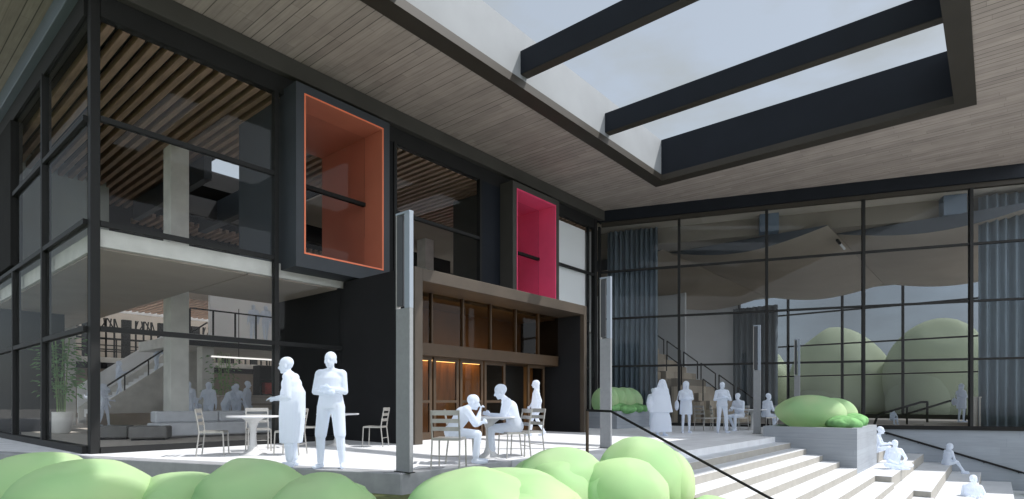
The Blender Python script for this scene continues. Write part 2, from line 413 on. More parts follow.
# roof with its own rooflight and further openings added for daylight
rf = MB(); rf.box(3.34, 8.3, 13.5, 39, 8.97, 9.6).box(3.34, 6, 39, 46, 8.97, 9.6).box(8.3, 12.2, 13.5, 18.0, 8.97, 9.6).box(8.3, 12.2, 22.4, 26, 8.97, 9.6).box(12.2, 32, 13.5, 26.0, 8.97, 9.6).box(31, 32, 39, 46, 8.97, 9.6).box(31, 32, 26, 39, 8.97, 9.6)
rf.build('roof', M['black'], hall)
MB().box(12.25, 31, 18.5, 25.9, 8.9, 8.96).build('soffit_lining', M['slab'], hall)
MB().box(6, 31, 39, 46, 9.2, 9.24).build('daylight_sheet', M['daylightsheet'], hall)  # added to send soft daylight down into the hall
MB().box(8.3, 31, 26, 38.9, 9.2, 9.24).build('daylight_sheet', M['daylightsheet'], hall)  # also added as a daylight source for the hall
# concrete columns
for x, y, h in ((6.44, 18.2, 8.44), (10.55, 26.3, 3.4), (6.44, 30, 8.44), (13.3, 19.2, 8.2), (17.0, 19.2, 8.2)):
    MB().box(x, x + .5, y, y + .55, .0, h).build('column', M['concrete'], hall, bevel=.01)
# outer walls of the hall
MB().box(3.4, 32, 45, 45.2, 0, 9).build('back_wall', M['slab'], hall)
MB().box(3.38, 3.42, 30, 45, 0, 9).build('daylight_wall', M['daylightsheet'], hall)  # unseen side wall made translucent to let more daylight in
MB().box(21.96, 22.06, 13.6, 21.2, 0, 8.9).build('side_wall', M['white'], hall)
MB().box(22.06, 32, 21.2, 21.4, 0, 8.9).build('side_wall', M['white'], hall)
MB().box(31.9, 31.95, 21.4, 45, 0, 9).build('daylight_wall', M['daylightsheet'], hall)  # unseen far side, likewise translucent to brighten the hall
MB().box(3.5, 5.35, 24.5, 24.7, 0.02, 4.0).build('wall_panel', M['darkpanel'], hall)
MB().box(12.5, 21.9, 17.6, 17.8, 4.4, 6.3).build('side_wall', M['white'], hall)
# mezzanines with rails
mz = MB(); mz.box(9.9, 31.7, 26.1, 32, 3.45, 3.9).build('mezzanine', M['concrete'], hall)
MB().box(9.8, 31.7, 26.0, 26.1, 3.4, 3.62).build('edge_beam', M['darkpanel'], hall)
MB().box(7.0, 31.7, 40, 45, 3.3, 3.62).build('mezzanine', M['concrete'], hall)
MB().box(7.0, 31.7, 39.8, 40, 2.95, 3.3).build('edge_beam', M['darkpanel'], hall)
def rail(x0, x1, y, z, step, n=2):
    m = MB()
    for i in range(int((x1 - x0) / step) + 1): m.box(x0 + i * step - .03, x0 + i * step + .03, y - .03, y + .03, z, z + 1.05)
    for i in range(n): m.box(x0, x1, y - .025, y + .025, z + 1.05 - i * .36, z + 1.11 - i * .36)
    return m.build('railing', M['black'], hall)
rail(10.0, 25, 26.15, 3.9, .95, 1); rail(7.2, 30, 40.1, 3.62, 1.35, 3)
MB().box(12.9, 31, 31.2, 31.4, 3.9, 7).build('side_wall', M['white'], hall)
wn = MB()
for i in range(9):
    x = 8.2 + i * 2.1
    wn.box(x, x + .45, 43, 43.3, 3.63, 6.3)
    for dx in (.75, 1.2, 1.65): wn.box(x + dx, x + dx + .07, 43.05, 43.2, 3.63, 6.3)
    for z in (4.3, 5.0, 5.6): wn.box(x + .45, x + 2.1, 43.05, 43.15, z, z + .07)
    for q in range(7): wn.tube((x + .5 + q * .23, 43.1, 5.65), (x + .75 + ((q * 37) % 5 - 2) * .12 + q * .16, 43.1, 6.3), .04, 5)
wn.build('window_frame', M['black'], hall)
MB().box(7, 31, 39.9, 40.1, 6.32, 6.5).build('ceiling_band', M['white'], hall)
lo = MB(); x = 7.2
while x < 31: lo.box(x, x + .16, 32.4, 39.8, 6.42, 6.55); x += .34
lo.build('slat_ceiling', M['slat'], hall)
# stair
fs = MB(); n = 20
for i in range(n):
    xa = 7.9 + 4.5 * i / n; fs.box(xa, xa + 4.5 / n, 30.2, 32.8, max(0, .4 + 3.3 * i / n - .1), .5 + 3.3 * (i + 1) / n)
fs.build('staircase', M['white'], hall)
sg = MB()
for y in (30.0, 32.82):
    v = [sg.bm.verts.new((x_, yy, z_)) for yy in (y, y + .16) for x_, z_ in ((7.7, 0), (12.6, 0), (12.6, 4.1), (12.2, 4.1), (7.7, .75))]
    sg.bm.faces.new(v[:5]); sg.bm.faces.new(v[5:][::-1])
    for i in range(5): sg.bm.faces.new((v[i], v[(i + 1) % 5], v[5 + (i + 1) % 5], v[5 + i]))
sg.build('stringer', M['concrete'], hall)
pr = MB(); v = [pr.bm.verts.new((x_, yy, z_)) for yy in (33.0, 33.1) for x_, z_ in ((7.7, .5), (12.6, 4.0), (12.6, 5.1), (12.2, 5.1), (7.7, 1.75))]
pr.bm.faces.new(v[:5]); pr.bm.faces.new(v[5:][::-1])
for i in range(5): pr.bm.faces.new((v[i], v[(i + 1) % 5], v[5 + (i + 1) % 5], v[5 + i]))
pr.build('balustrade', M['white'], hall)
rl = MB(); rl.path([(7.8, 30.05, .6), (7.8, 30.05, 1.5), (12.3, 30.05, 4.95)], .04)
for i in range(1, 5): rl.tube((7.8 + i * .95, 30.05, .7 + i * .73), (7.8 + i * .95, 30.05, 1.5 + i * .73), .03)
rl.build('handrail', M['black'], hall)
MB().box(7.3, 12.8, 28.6, 29.98, 0.012, .5).build('plinth', M['slab'], hall)

# coloured window boxes
def winbox(x0, x1, name, mat, edge, shell):
    y0, y1, z0, z1, t = 12.69, 15.6, 4.22, 8.6, .24
    b = MB(); b.box(x0, x0 + t, y0, y1, z0, z1).box(x1 - t, x1, y0, y1, z0, z1).box(x0 + t, x1 - t, y0, y1, z1 - t, z1).box(x0 + t, x1 - t, y0, y1, z0, z0 + t + .12)
    o = b.build('window_box', M[shell], hall)
    a0, a1, c0, c1 = x0 + t, x1 - t, z0 + t + .12, z1 - t; q = .012
    b = MB(); b.box(a0, a0 + q, y0 - .004, y1, c0, c1).box(a1 - q, a1, y0 - .004, y1, c0, c1).box(a0 + q, a1 - q, y0 - .004, y1, c1 - q, c1).box(a0 + q, a1 - q, y0 - .004, y1, c0, c0 + q)
    b.build('liner', M[mat], o, raw=True)
    e = .03; b = MB(); b.box(a0 - e, a0, y0 - .012, y0 + .01, c0 - e, c1 + e).box(a1, a1 + e, y0 - .012, y0 + .01, c0 - e, c1 + e).box(a0, a1, y0 - .012, y0 + .01, c1, c1 + e).box(a0, a1, y0 - .012, y0 + .01, c0 - e, c0)
    b.build('edge_trim', M[edge], o, raw=True)
    MB().box(a0 + q, a1 - q, 13.42, 13.54, 6.43, 6.53).build('transom', M['black'], o, raw=True)
    MB().box(a0 + q, a1 - q, 13.47, 13.49, c0 + q, 6.43).build('pane', M['glassgrey'], o, raw=True)
    MB().box(a0 + q, a1 - q, 13.47, 13.49, 6.53, c1 - q).build('pane', M['glassgrey'], o, raw=True)
winbox(7.2, 9.95, 'a', 'orange', 'orangeedge', 'bluepanel')
winbox(15.2, 17.93, 'b', 'pink', 'pinkedge', 'greyframe')
MB().box(14.25, 15.19, 13.26, 13.45, 4.3, 8.46).build('wall_panel', M['beam'], hall)
MB().box(10.0, 10.55, 13.28, 13.45, 4.3, 8.46).build('wall_panel', M['darkpanel'], hall)

# entrance portal
px0, px1, pz = 8.85, 16.2, 4.16
b = MB(); b.box(px0, px0 + .24, 10.35, 13.2, 0, pz).box(px1 - .16, px1, 10.35, 13.2, 0, pz).box(px0 + .24, px1 - .16, 10.35, 13.2, pz - .3, pz)
portal = b.build('entrance_portal', M['bronzegrey'], hall, bevel=.008)
MB().box(px0 - .012, px0 - .002, 10.52, 13.2, .01, pz - .0).build('lining', M['darkpanel'], portal, raw=True)
MB().box(px1 - .175, px1 - .163, 10.5, 13.1, .01, pz - .32).build('lining', M['darkpanel'], portal, raw=True)
xs = [9.1 + i * (16.0 - 9.1) / 6 for i in range(7)]
for i, x in enumerate(xs):
    if 0 < i < 6: MB().box(x - .024, x + .024, 11.3, 11.42, 2.52, 3.85).build('mullion', M['bronze'], portal, raw=True)
for a, c in zip(xs, xs[1:]):
    MB().box(a + .036, c - .036, 11.35, 11.37, 2.52, 3.85).build('transom_pane', M['glassbronze'], portal, raw=True)
# header with its rounded far end
hd = MB()
pts = [(9.1, 11.22), (15.72, 11.22)] + [(15.72 + .31 * math.sin(t), 11.53 - .31 * math.cos(t)) for t in [math.pi / 2 * i / 8 for i in range(1, 9)]] + [(16.03, 12.6), (9.1, 12.6)]
hd.prism(pts, 2.2, 2.52); hd.build('header', M['bronze'], portal, raw=True)
# the door leaves
dx = [9.35, 10.45, 11.45, 12.45, 13.45, 14.5, 15.45]
for i in range(6):
    if i == 4: continue
    a, c = dx[i] + .03, dx[i + 1] - .03
    f = MB(); f.box(a, a + .09, 11.5, 11.56, 0.01, 2.2).box(c - .09, c, 11.5, 11.56, 0.01, 2.2).box(a + .09, c - .09, 11.5, 11.56, 2.1, 2.2).box(a + .09, c - .09, 11.5, 11.56, .01, .2).box(a + .09, c - .09, 11.5, 11.56, .98, 1.05)
    d = f.build('door', M['bronze'], portal, raw=True)
for i in range(6):
    if i == 4: continue
    a, c = dx[i] + .12, dx[i + 1] - .12
    MB().box(a, c, 11.52, 11.54, .2, .98).box(a, c, 11.52, 11.54, 1.05, 2.1).build('door_pane', M['glassbronze'], portal, raw=True)
li = MB(); li.box(10.35, 13.35, 12.45, 12.55, 0.01, 2.5).box(14.5, 16.0, 12.45, 12.55, .01, 2.5)
li.build('amber_glow_lining', M['amber'], portal, raw=True)  # amber colour imitates the warm glow behind the doors
MB().box(13.36, 15.3, 12.3, 12.4, .01, 2.2).build('doorway_shade', M['black'], portal, raw=True)  # black sheet standing for the shade in the open doorway
MB().box(9.1, 16.0, 13.0, 13.1, .01, 3.86).build('inner_wall', M['innerbronze'], portal, raw=True)
MB().box(9.1, 16.0, 11.5, 13.0, 3.78, 3.855).build('vestibule_ceiling', M['bronzegrey'], portal, raw=True)

MB().box(10.4, 13.2, 12.25, 12.35, 2.165, 2.195).build('added_glow_strip', M['warmlit'], portal, raw=True)  # glowing strip added under the header to give the doors an amber glow
MB().box(9.6, 15.6, 12.40, 12.48, 2.525, 2.55).build('added_glow_strip', M['warmlit'], portal, raw=True)  # second added strip, out of view, warms the wall above the header
# ------------------------------------------------------------------ canopy roof with the big rooflight
roof = thing('canopy_roof', 'broad flat canopy with timber boarded underside and large open rooflight over the plaza', 'canopy', (12, 6, 9.34))
rx0, rx1, ry0, ry1 = 5.5, 20.7, .41, 10.08
z0, z1 = 9.34, 9.95
def wx(y): return WO[0] + WU[0] * ((WO[1] - y) / -WU[1])
sf = MB()
sf.box(1.9, rx0, -.8, 13.4, z0, z1).box(rx0, rx1, -.8, ry0, z0, z1).box(rx0, rx1, ry1, 13.4, z0, z1).box(1.9, 3.33, 13.4, 34, z0, z1)
sf.prism([(rx1, -.8), (wx(-.8) + .4, -.8), (wx(13.4) + .4, 13.4), (rx1, 13.4)], z0, z1)
bmesh.ops.remove_doubles(sf.bm, verts=sf.bm.verts[:], dist=1e-5)
sf.build('soffit', M['soffit'], roof)
rm = MB(); w = .48; za, zb = 9.30, 9.52
rm.box(rx0, rx1, ry0, ry0 + w, za, zb).box(rx0, rx1, ry1 - w, ry1, za, zb).box(rx1 - w, rx1, ry0 + w, ry1 - w, za, zb).box(rx0, rx0 + w, ry0 + w, ry1 - w, za, zb)
rm.build('rooflight_rim', M['rim'], roof)
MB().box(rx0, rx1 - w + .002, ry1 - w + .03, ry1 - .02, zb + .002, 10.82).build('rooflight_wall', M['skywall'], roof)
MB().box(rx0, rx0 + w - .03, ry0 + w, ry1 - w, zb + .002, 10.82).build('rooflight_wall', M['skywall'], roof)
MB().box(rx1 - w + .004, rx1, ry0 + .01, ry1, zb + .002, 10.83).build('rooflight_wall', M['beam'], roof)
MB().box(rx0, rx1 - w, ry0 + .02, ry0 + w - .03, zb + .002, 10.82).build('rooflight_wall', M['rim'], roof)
for x in (7.55, 11.85, 16.15):
    MB().box(x, x + .28, ry0 + w - .06, ry1 - w + .06, 9.66, 10.27).build('rooflight_beam', M['beam'], roof)
    MB().box(x + .01, x + .27, ry0 + w, ry1 - w, 9.64, 9.658).build('beam_soffit', M['rim'], roof)

# ------------------------------------------------------------------ the wing
wing = thing('theatre_wing', 'glazed theatre wing with curved ceiling panels and concrete base wall', 'building', (wp(8)[0], wp(8)[1], 0))
def wbox(s0, s1, n0, n1, a, c): m = MB(); m.obox(WO, WU, WN, s0, s1, n0, n1, a, c); return m
wbox(0, 21, -.20, .15, 8.86, 9.335).build('fascia_beam', M['beam'], wing)
wbox(.1, 21, -.08, .12, 8.70, 8.856).build('head_frame', M['rim'], wing)
sm = [3.38 * i for i in range(7)]
for s_ in sm:
    wbox(s_ - .05, s_ + .05, -.09, .12, .13, 8.70).build('mullion', M['dark'], wing)
zt = [.12, 2.55, 4.64, 6.70, 8.70]
for i in range(6):
    for j in range(4):
        a, c = sm[i] + .05, sm[i + 1] - .05
        if j: wbox(a, c, -.05, .08, zt[j] - .04, zt[j] + .04).build('transom', M['dark'], wing)
        wbox(a, c, 0, .02, zt[j] + .04, zt[j + 1] - .04).build('window_pane', M['glasswing'], wing)
wbox(0, 21, -.10, .14, -.02, .125).build('sill', M['black'], wing)
wbox(0, 21, 0.0, .3, -3, -.022).build('base_wall', M['wingwall'], wing)
XBK = 41.0
wf = MB(); wf.prism([wp(.0, .31), wp(21, .31), (XBK, wp(21)[1]), (XBK, 21.1), (22.1, 21.1)], -.3, 0.02); wf.build('floor', M['carpet'], wing)
wc = MB(); wc.prism([wp(-.2, .2), wp(21, .2), wp(21, 1.15), wp(-.2, 1.15)], 8.74, 9.6); wc.build('ceiling', M['wingceil'], wing)
wc = MB(); wc.prism([wp(-.2, 1.152), wp(21, 1.152), (XBK + .3, wp(21)[1]), (XBK + .3, 21.1), (22.1, 21.1)], 8.03, 9.6); wc.build('ceiling', M['wingceil2'], wing)
MB().box(XBK, XBK + .2, 13.7, 21.1, 0, 8.02).build('back_wall', M['greywall'], wing)
MB().box(33, 33.2, 14.2, 21.1, 0, 8.02).build('partition_wall', M['greywall'], wing)
yb = [13.7 - 3.16 * i for i in range(7)]
for y in yb: MB().box(XBK - .06, XBK + .12, y - .07, y + .07, 0.02, 8.02).build('mullion', M['dark'], wing)
for i in range(6):
    for a, c in ((.3, 2.62), (2.74, 4.6), (4.72, 6.68), (6.8, 8.0)):
        MB().box(XBK, XBK + .02, yb[i + 1] + .07, yb[i] - .07, a, c).build('window_pane', M['glassrear'], wing)
    for z in (.24, 2.68, 4.66, 6.74): MB().box(XBK - .05, XBK + .08, yb[i + 1] + .07, yb[i] - .07, z - .05, z + .05).build('transom', M['dark'], wing)
MB().box(XBK - .1, XBK + .2, -6.5, 13.7, .02, .19).build('sill', M['black'], wing)
# curved ceiling panels: flat on top, belly down, running away from the glass
def cloudpanel(ya, yb_, xa, xb):
    m = MB(); n = 20; sag = .52; z = 8.0
    top, bot = [], []
    for X in (xa, xb):
        t_, b_ = [], []
        for i in range(n + 1):
            u = i / n; y = ya + (yb_ - ya) * u
            b_.append(m.bm.verts.new((X, y, z - sag * math.sin(math.pi * u)))); t_.append(m.bm.verts.new((X, y, z + .02)))
        top.append(t_); bot.append(b_)
    for i in range(n):
        m.bm.faces.new((bot[0][i], bot[0][i + 1], bot[1][i + 1], bot[1][i])); m.bm.faces.new((top[0][i], top[1][i], top[1][i + 1], top[0][i + 1]))
        for e in (0, 1): m.bm.faces.new((bot[e][i], top[e][i], top[e][i + 1], bot[e][i + 1]))
    for k in (0, n): m.bm.faces.new((bot[0][k], bot[1][k], top[1][k], top[0][k]))
    o = m.build('ceiling_panel', M['cloud'], wing)
    o.data.materials.append(M['panelendlit'])
    for p in o.data.polygons:
        if abs(p.normal.x) > .9: p.material_index = 1  # end caps bluish: sky light on them is put into the colour
cloudpanel(18.4, 11.78, 24.8, 40.2); cloudpanel(11.75, 5.12, 25.6, 40.4); cloudpanel(5.09, -1.6, 27.2, 40.4); cloudpanel(-1.63, -6.4, 28.6, 40.4)
for s_ in (6.9, 13.25):
    wbox(s_ - .36, s_ + .36, .62, 1.148, 8.0, 8.735).build('ceiling_opening_box', M['bluelit'], wing)  # boxes added in place of ceiling openings, their pale blue painted on
# bleachers
bl = thing('bleacher', 'brown block bleacher stair with black looped handrails behind the wing glass', 'bleacher', (29, 12, 0.02))
tm = MB()
for k in range(11): tm.box(27.6, 31.4, 9.5 + .56 * k, 9.5 + .56 * (k + 1), .02, .3 + .38 * k)
for k in range(11): tm.box(27.2, 27.6, 9.8 + .56 * k, 10.16 + .56 * k, .02, .25 + .38 * k)
tm.build('tiers', M['seatblock'], bl)
for k in range(6):
    y = 9.7 + 1.0 * k; z = .3 + .38 * ((y - 9.5) / .56)
    MB().path([(31.2, y, z - .2), (31.2, y, z + .75), (31.2, y + .8, z + 1.35), (31.2, y + .8, z + .1)], .035).build('handrail', M['black'], bl)
for k in range(3):
    y = 10.2 + 1.9 * k; z = .3 + .38 * ((y - 9.5) / .56)
    MB().path([(27.7, y, z - .2), (27.7, y, z + .75), (27.7, y + .8, z + 1.35), (27.7, y + .8, z + .1)], .03).build('handrail', M['black'], bl)
# indoor guard rail
gr = MB(); gr.path([(29.0, 4.0, .05), (29.2, 3.9, .45), (29.6, 2.4, 1.0), (29.6, 2.2, 1.0), (29.6, 2.2, .05)], .045); gr.tube((29.6, 2.9, .05), (29.6, 2.9, .82), .04); gr.path([(30.6, 3.2, .4), (30.8, 1.5, 1.05), (30.8, 1.0, 1.05), (30.8, 1.0, .05)], .045)
one(gr, 'guard_rail', M['black'], 'black sloping guard rail behind the wing glass near the standing woman', 'railing')
pd = MB().box(29.4, 31.2, .2, 2.3, .02, .16)
one(pd, 'low_platform', M['palewood'], 'low pale platform under the woman behind the wing glass', 'platform')
ps = MB(); ps.box(27.6, 28.0, .42, .72, .02, 1.15).box(27.57, 28.03, .39, .75, 1.15, 1.2)
one(ps, 'plinth_post', M['palewood'], 'short beige post beside the right-hand curtain foot', 'post')
tl = MB(); tl.tube((27.4, 5.1, 7.72), (27.9, 5.1, 7.72), .05).tube((27.9, 5.1, 7.72), (28.9, 5.1, 7.7), .075)
t_ = thing('track_lamp', 'small black and white tube lamp under the ceiling panels of the wing', 'lamp', (28, 5.1, 7.7))
MB().tube((27.3, 5.1, 7.78), (27.85, 5.1, 7.76), .06).build('lamp_body', M['black'], t_); MB().tube((27.85, 5.1, 7.76), (28.8, 5.1, 7.72), .05).build('lamp_tube', M['lightbar'], t_)
# curtains
def curtain(p0, p1, z0, z1, label, waves, amp=.09):
    m = MB(); n = waves * 12; d = Vector((p1[0] - p0[0], p1[1] - p0[1])); nr = Vector((-d.y, d.x)).normalized()
    lo, hi = [], []
    for i in range(n + 1):
        u = i / n; a = amp * (math.sin(2 * math.pi * waves * u + .6 * math.sin(9 * u)) + .35 * math.sin(2 * math.pi * waves * .37 * u + 1))
        x, y = p0[0] + d.x * u + nr.x * a, p0[1] + d.y * u + nr.y * a
        lo.append((x, y)); hi.append((x + nr.x * .015, y + nr.y * .015))
    A = [[m.bm.verts.new((x, y, z)) for x, y in q] for z in (z0, z1) for q in (lo, hi)]
    for i in range(n):
        m.bm.faces.new((A[0][i], A[0][i + 1], A[2][i + 1], A[2][i])); m.bm.faces.new((A[1][i], A[3][i], A[3][i + 1], A[1][i + 1]))
        m.bm.faces.new((A[2][i], A[2][i + 1], A[3][i + 1], A[3][i])); m.bm.faces.new((A[0][i], A[1][i], A[1][i + 1], A[0][i + 1]))
    for i in (0, n): m.bm.faces.new((A[0][i], A[2][i], A[3][i], A[1][i]))
    return one(m, 'curtain', M['curtain'], label, 'curtain', 'slate blue curtains of the wing', smooth=True)
curtain(wp(.25, .55), wp(2.45, .55), .03, 8.6, 'slate blue curtain where the wing meets the hall', 10)
curtain((40.3, 13.9), (40.3, 11.0), .03, 7.4, 'slate blue curtain far back between grey wall and rear window', 8, .12)
curtain(wp(14.0, .7), wp(20.5, .7), .03, 8.6, 'tall slate blue curtain beside the beige post in the wing', 22, .11)

# ------------------------------------------------------------------ planters
def planter(name, x0, x1, y0, y1, za, zb, label):
    t = thing(name, label, 'planter', ((x0 + x1) / 2, (y0 + y1) / 2, za), 0, 'concrete planters')
    w = .16; m = MB()
    m.box(x0, x0 + w, y0, y1, za, zb).box(x1 - w, x1, y0, y1, za, zb).box(x0 + w, x1 - w, y0, y0 + w, za, zb).box(x0 + w, x1 - w, y1 - w, y1, za, zb)
    m.build('planter_wall', M['planter'], t); MB().box(x0 + w, x1 - w, y0 + w, y1 - w, za, zb - .06).build('soil', M['grass'], t)
planter('concrete_planter', 17.6, 20.9, 2.82, 5.2, -3.0, .30, 'long concrete planter beside the broad steps with sunlit end')
planter('concrete_planter', 18.9, 21.6, 10.76, 12.9, 0, .66, 'concrete planter standing near the entrance and corner curtain')

# ------------------------------------------------------------------ rails outdoors
r_ = thing('stair_handrail', 'black handrail with one square post sloping down the broad steps', 'railing', (7.7, 5.2, 0))
MB().box(7.672, 7.708, 4.885, 4.921, -.0, .86).build('post', M['bronze'], r_)
MB().path([(7.69, 4.92, .87), (7.69, 4.48, .86), (7.69, 2.2, -.21), (7.69, -1.0, -1.6)], .019).build('rail', M['black'], r_)
r_ = thing('wall_handrail', 'black handrail fixed to the concrete wall above the sitting terraces', 'railing', (wp(12.5)[0], wp(12.5)[1], -1))
a = wp(10.4, -.07); c = wp(15.05, -.07)
MB().tube((a[0], a[1], .0), (c[0], c[1], -1.5), .035).build('rail', M['black'], r_)
for i in range(5):
    s_ = 10.9 + i * 1.0; z = -1.5 * (s_ - 10.4) / 4.65; p = wp(s_, -.07); q = wp(s_, .0)
    MB().tube((p[0], p[1], z - .02), (q[0], q[1], z - .06), .012).build('bracket', M['black'], r_)

# ------------------------------------------------------------------ light pylons
def pylon(x, y, z, h, split, label, sc=1.):
    t = thing('light_pylon', label, 'lamp post', (x, y, z), 0, 'light pylons')
    L_, T_ = .30 * sc, .07 * sc
    MB().box(-T_ / 2, T_ / 2, -L_ / 2, L_ / 2, 0, split).build('shaft', M['pylon'], t, bevel=.004, raw=True)
    MB().box(-T_ / 2 - .02, T_ / 2 + .02, -L_ / 2 - .02, L_ / 2 + .02, 0, .012).build('base_plate', M['dark'], t, raw=True)
    MB().box(-T_ / 2 + .005, T_ / 2 - .005, L_ / 2 - .14 * sc, L_ / 2 - .02, split + .04, h - .05).build('dark_fin', M['greyfin'], t, raw=True)
    MB().box(-T_ / 2, T_ / 2, -L_ / 2, L_ / 2 - .19 * sc, split + .0, h - .03).build('lamp_fin', M['lens'], t, raw=True)
    MB().box(-T_ / 2, T_ / 2, L_ / 2 - .018, L_ / 2, split, h - .03).build('edge_fin', M['alu'], t, raw=True)
    MB().box(-T_ / 2 - .004, T_ / 2 + .004, -L_ / 2, L_ / 2, h - .03, h).build('top_cap', M['lens'], t, raw=True)
pylon(5.33, 6.46, 0, 3.70, 2.33, 'tall slab light pylon at the plaza corner beside standing man')
pylon(10.89, 6.47, 0, 3.70, 2.37, 'slab light pylon behind the stair handrail post in front of corner curtain', .88)
pylon(18.91, 5.77, 0, 3.42, 2.0, 'slab light pylon at the far end of the step planter by seated people', .72)
pylon(23.62, 5.75, 0, 3.38, 2.0, 'thin light pylon close to the wing glass beyond the step planter bush', .66)

# ------------------------------------------------------------------ shrubs and trees
def lump(m, c, r, seed, amp=.10, sub=4, squash=.0):
    rnd = random.Random(seed)
    ks = [(Vector((rnd.uniform(-1, 1), rnd.uniform(-1, 1), rnd.uniform(-.3, 1))).normalized(), rnd.uniform(.5, 1), rnd.uniform(1.2, 2.6)) for _ in range(7)]
    cut = [(Vector((rnd.uniform(-1, 1), rnd.uniform(-1, 1), rnd.uniform(-.1, 1))).normalized(), rnd.uniform(.78, .93)) for _ in range(11)]
    tb = bmesh.new(); bmesh.ops.create_icosphere(tb, subdivisions=sub, radius=1); new = []
    for v in tb.verts:
        p = v.co.normalized(); f = 1.
        for d, w_, k in ks: f += amp * w_ * max(0, p.dot(d)) ** (3 * k) - amp * .25
        q = p * f
        for d, h in cut:                       # softened facets like clipped foliage planes
            o_ = q.dot(d) - h
            if o_ > 0: q -= d * o_ * .88
        v.co = q; new.append(v)
    lo_ = [min(v.co[i] for v in new) for i in range(3)]; hi_ = [max(v.co[i] for v in new) for i in range(3)]
    for v in new: v.co = Vector([c[i] + ((v.co[i] - lo_[i]) / (hi_[i] - lo_[i]) * 2 - 1) * r[i] for i in range(3)])
    tm_ = bpy.data.meshes.new('t'); tb.to_mesh(tm_); tb.free(); m.bm.from_mesh(tm_); bpy.data.meshes.remove(tm_)
    return m
bushg = 'clipped pale green shrubs in front of the plaza'
def bush(x, y, rx, ztop, label, seed, zb=-.3, grp=bushg, ry=None, mat='bush', lobe=True):
    t = thing('shrub', label, 'shrub', (x, y, zb), 0, grp)
    h = ztop - zb; m = MB()
    lump(m, (0, 0, h * .45), (rx, ry or rx * .95, h * .56), seed)
    rnd = random.Random(seed + 99)
    if lobe:
        for _ in range(2):
            a = rnd.uniform(0, 6.28); lump(m, (math.cos(a) * rx * .42, math.sin(a) * rx * .42, h * .36), (rx * .66, rx * .66, h * .50), seed + 5 + _, .08, 4)
    m.build('foliage', M[mat], t, True, raw=True)
    s_ = MB()
    for _ in range(3): s_.tube((rnd.uniform(-.05, .05), rnd.uniform(-.05, .05), 0), (rnd.uniform(-.2, .2) * rx, rnd.uniform(-.2, .2) * rx, h * .3), .012, 6, .006)
    s_.build('stem', M['bark'], t, raw=True)
for a in (
    (1.52, 7.90, .56, .45, 'pale green shrub at far left below the short glass wall', 1),
    (1.64, 6.72, .64, .44, 'broad pale green shrub below the glass corner column', 2),
    (2.36, 6.40, .44, .28, 'small low pale shrub between two broad shrubs on the left', 3),
    (2.79, 5.68, .54, .43, 'rounded pale shrub below the round table with empty chairs', 4),
    (2.95, 4.72, .50, .34, 'pale shrub directly below the two standing men', 5),
    (3.74, 3.63, .58, .41, 'broad pale shrub right of the plaza corner pylon', 6),
    (4.25, 3.62, .70, .36, 'low wide pale shrub below the seated men', 7),
    (5.15, 3.62, .60, .50, 'tall pale shrub left of the handrail post', 8),
    (6.27, 3.25, .58, .58, 'tallest pale shrub beside the stair handrail', 9),
    (5.42, 3.00, .50, .41, 'pale shrub in front of the tallest shrub by the handrail', 10),
    (5.95, 2.25, .34, .02, 'lowest pale shrub near the step kerb at bottom', 11),
    (1.02, 6.05, .50, .12, 'low pale shrub at the bottom left edge', 12),
    (2.35, 4.95, .46, .10, 'low pale shrub in front of the rounded shrubs', 13),
): bush(*a)
g2 = 'pale green shrubs in the step planter'
bush(19.0, 4.25, .85, 1.2, 'large rounded shrub filling the step planter', 21, .24, g2, .95, lobe=False)
bush(20.1, 4.0, .6, 1.12, 'rounded shrub at the back of the step planter', 22, .24, g2, .8, lobe=False)
bush(18.6, 3.35, .6, .62, 'low darker shrub at the front end of the step planter', 23, .24, g2, .42, 'bushlow')
bush(19.9, 3.3, .6, .66, 'low leafy shrub spilling at the sunlit planter end', 24, .24, g2, .4, 'bushlow')
g3 = 'pale green shrubs in the entrance planter'
for i, (x, lb) in enumerate(((19.25, 'upright shrub in the entrance planter nearest the portal'), (19.95, 'upright shrub second from the portal in the entrance planter'), (20.6, 'upright shrub third from the portal in the entrance planter'), (21.2, 'upright shrub at the curtain end of the entrance planter'))):
    bush(x, 11.5, .42, 1.58, lb, 31 + i, .6, g3, .55, lobe=False)
for i, (x, lb) in enumerate(((19.6, 'low leafy tuft at the portal end of the entrance planter'), (20.9, 'low leafy tuft at the curtain end of the entrance planter'))):
    bush(x, 11.0, .6, .95, lb, 41 + i, .6, g3, .2, 'bushlow')
bush(25.95, -1.15, .42, -1.3, 'pale shrub at the lower end of the sitting terraces', 51, -2.1, 'pale green shrubs by the terraces')
def tree(x, y, rx, ztop, label, seed):
    t = thing('tree', label, 'tree', (x, y, -3), 0, 'rounded trees beyond the rear window')
    m = MB(); h = ztop + 3
    lump(m, (0, 0, h * .58), (rx, rx, h * .43), seed, .12, 4)
    rnd = random.Random(seed)
    for _ in range(5):
        a = rnd.uniform(0, 6.28); lump(m, (math.cos(a) * rx * .42, math.sin(a) * rx * .42, h * rnd.uniform(.3, .5)), (rx * .58, rx * .58, h * .3), seed + _, .1, 3)
    m.build('crown', M['tree'], t, True, raw=True)
    s_ = MB(); s_.tube((0, 0, 0), (0, 0, h * .45), .35, 10, .2)
    for i in range(4): s_.tube((0, 0, h * .3), (math.cos(i * 1.6) * rx * .45, math.sin(i * 1.6) * rx * .45, h * .55), .14, 6, .05)
    s_.build('trunk', M['bark'], t, raw=True)
tree(58.0, 10.6, 4.2, 7.5, 'rounded sage green tree beyond the rear window nearer the far curtain', 61)
tree(56.0, 3.7, 3.5, 7.35, 'rounded sage green tree beyond the rear window above the indoor guard rail', 62)
tree(62.0, 20.0, 4.5, 7.0, 'rounded sage green tree beyond the rear window mostly behind grey wall', 63)
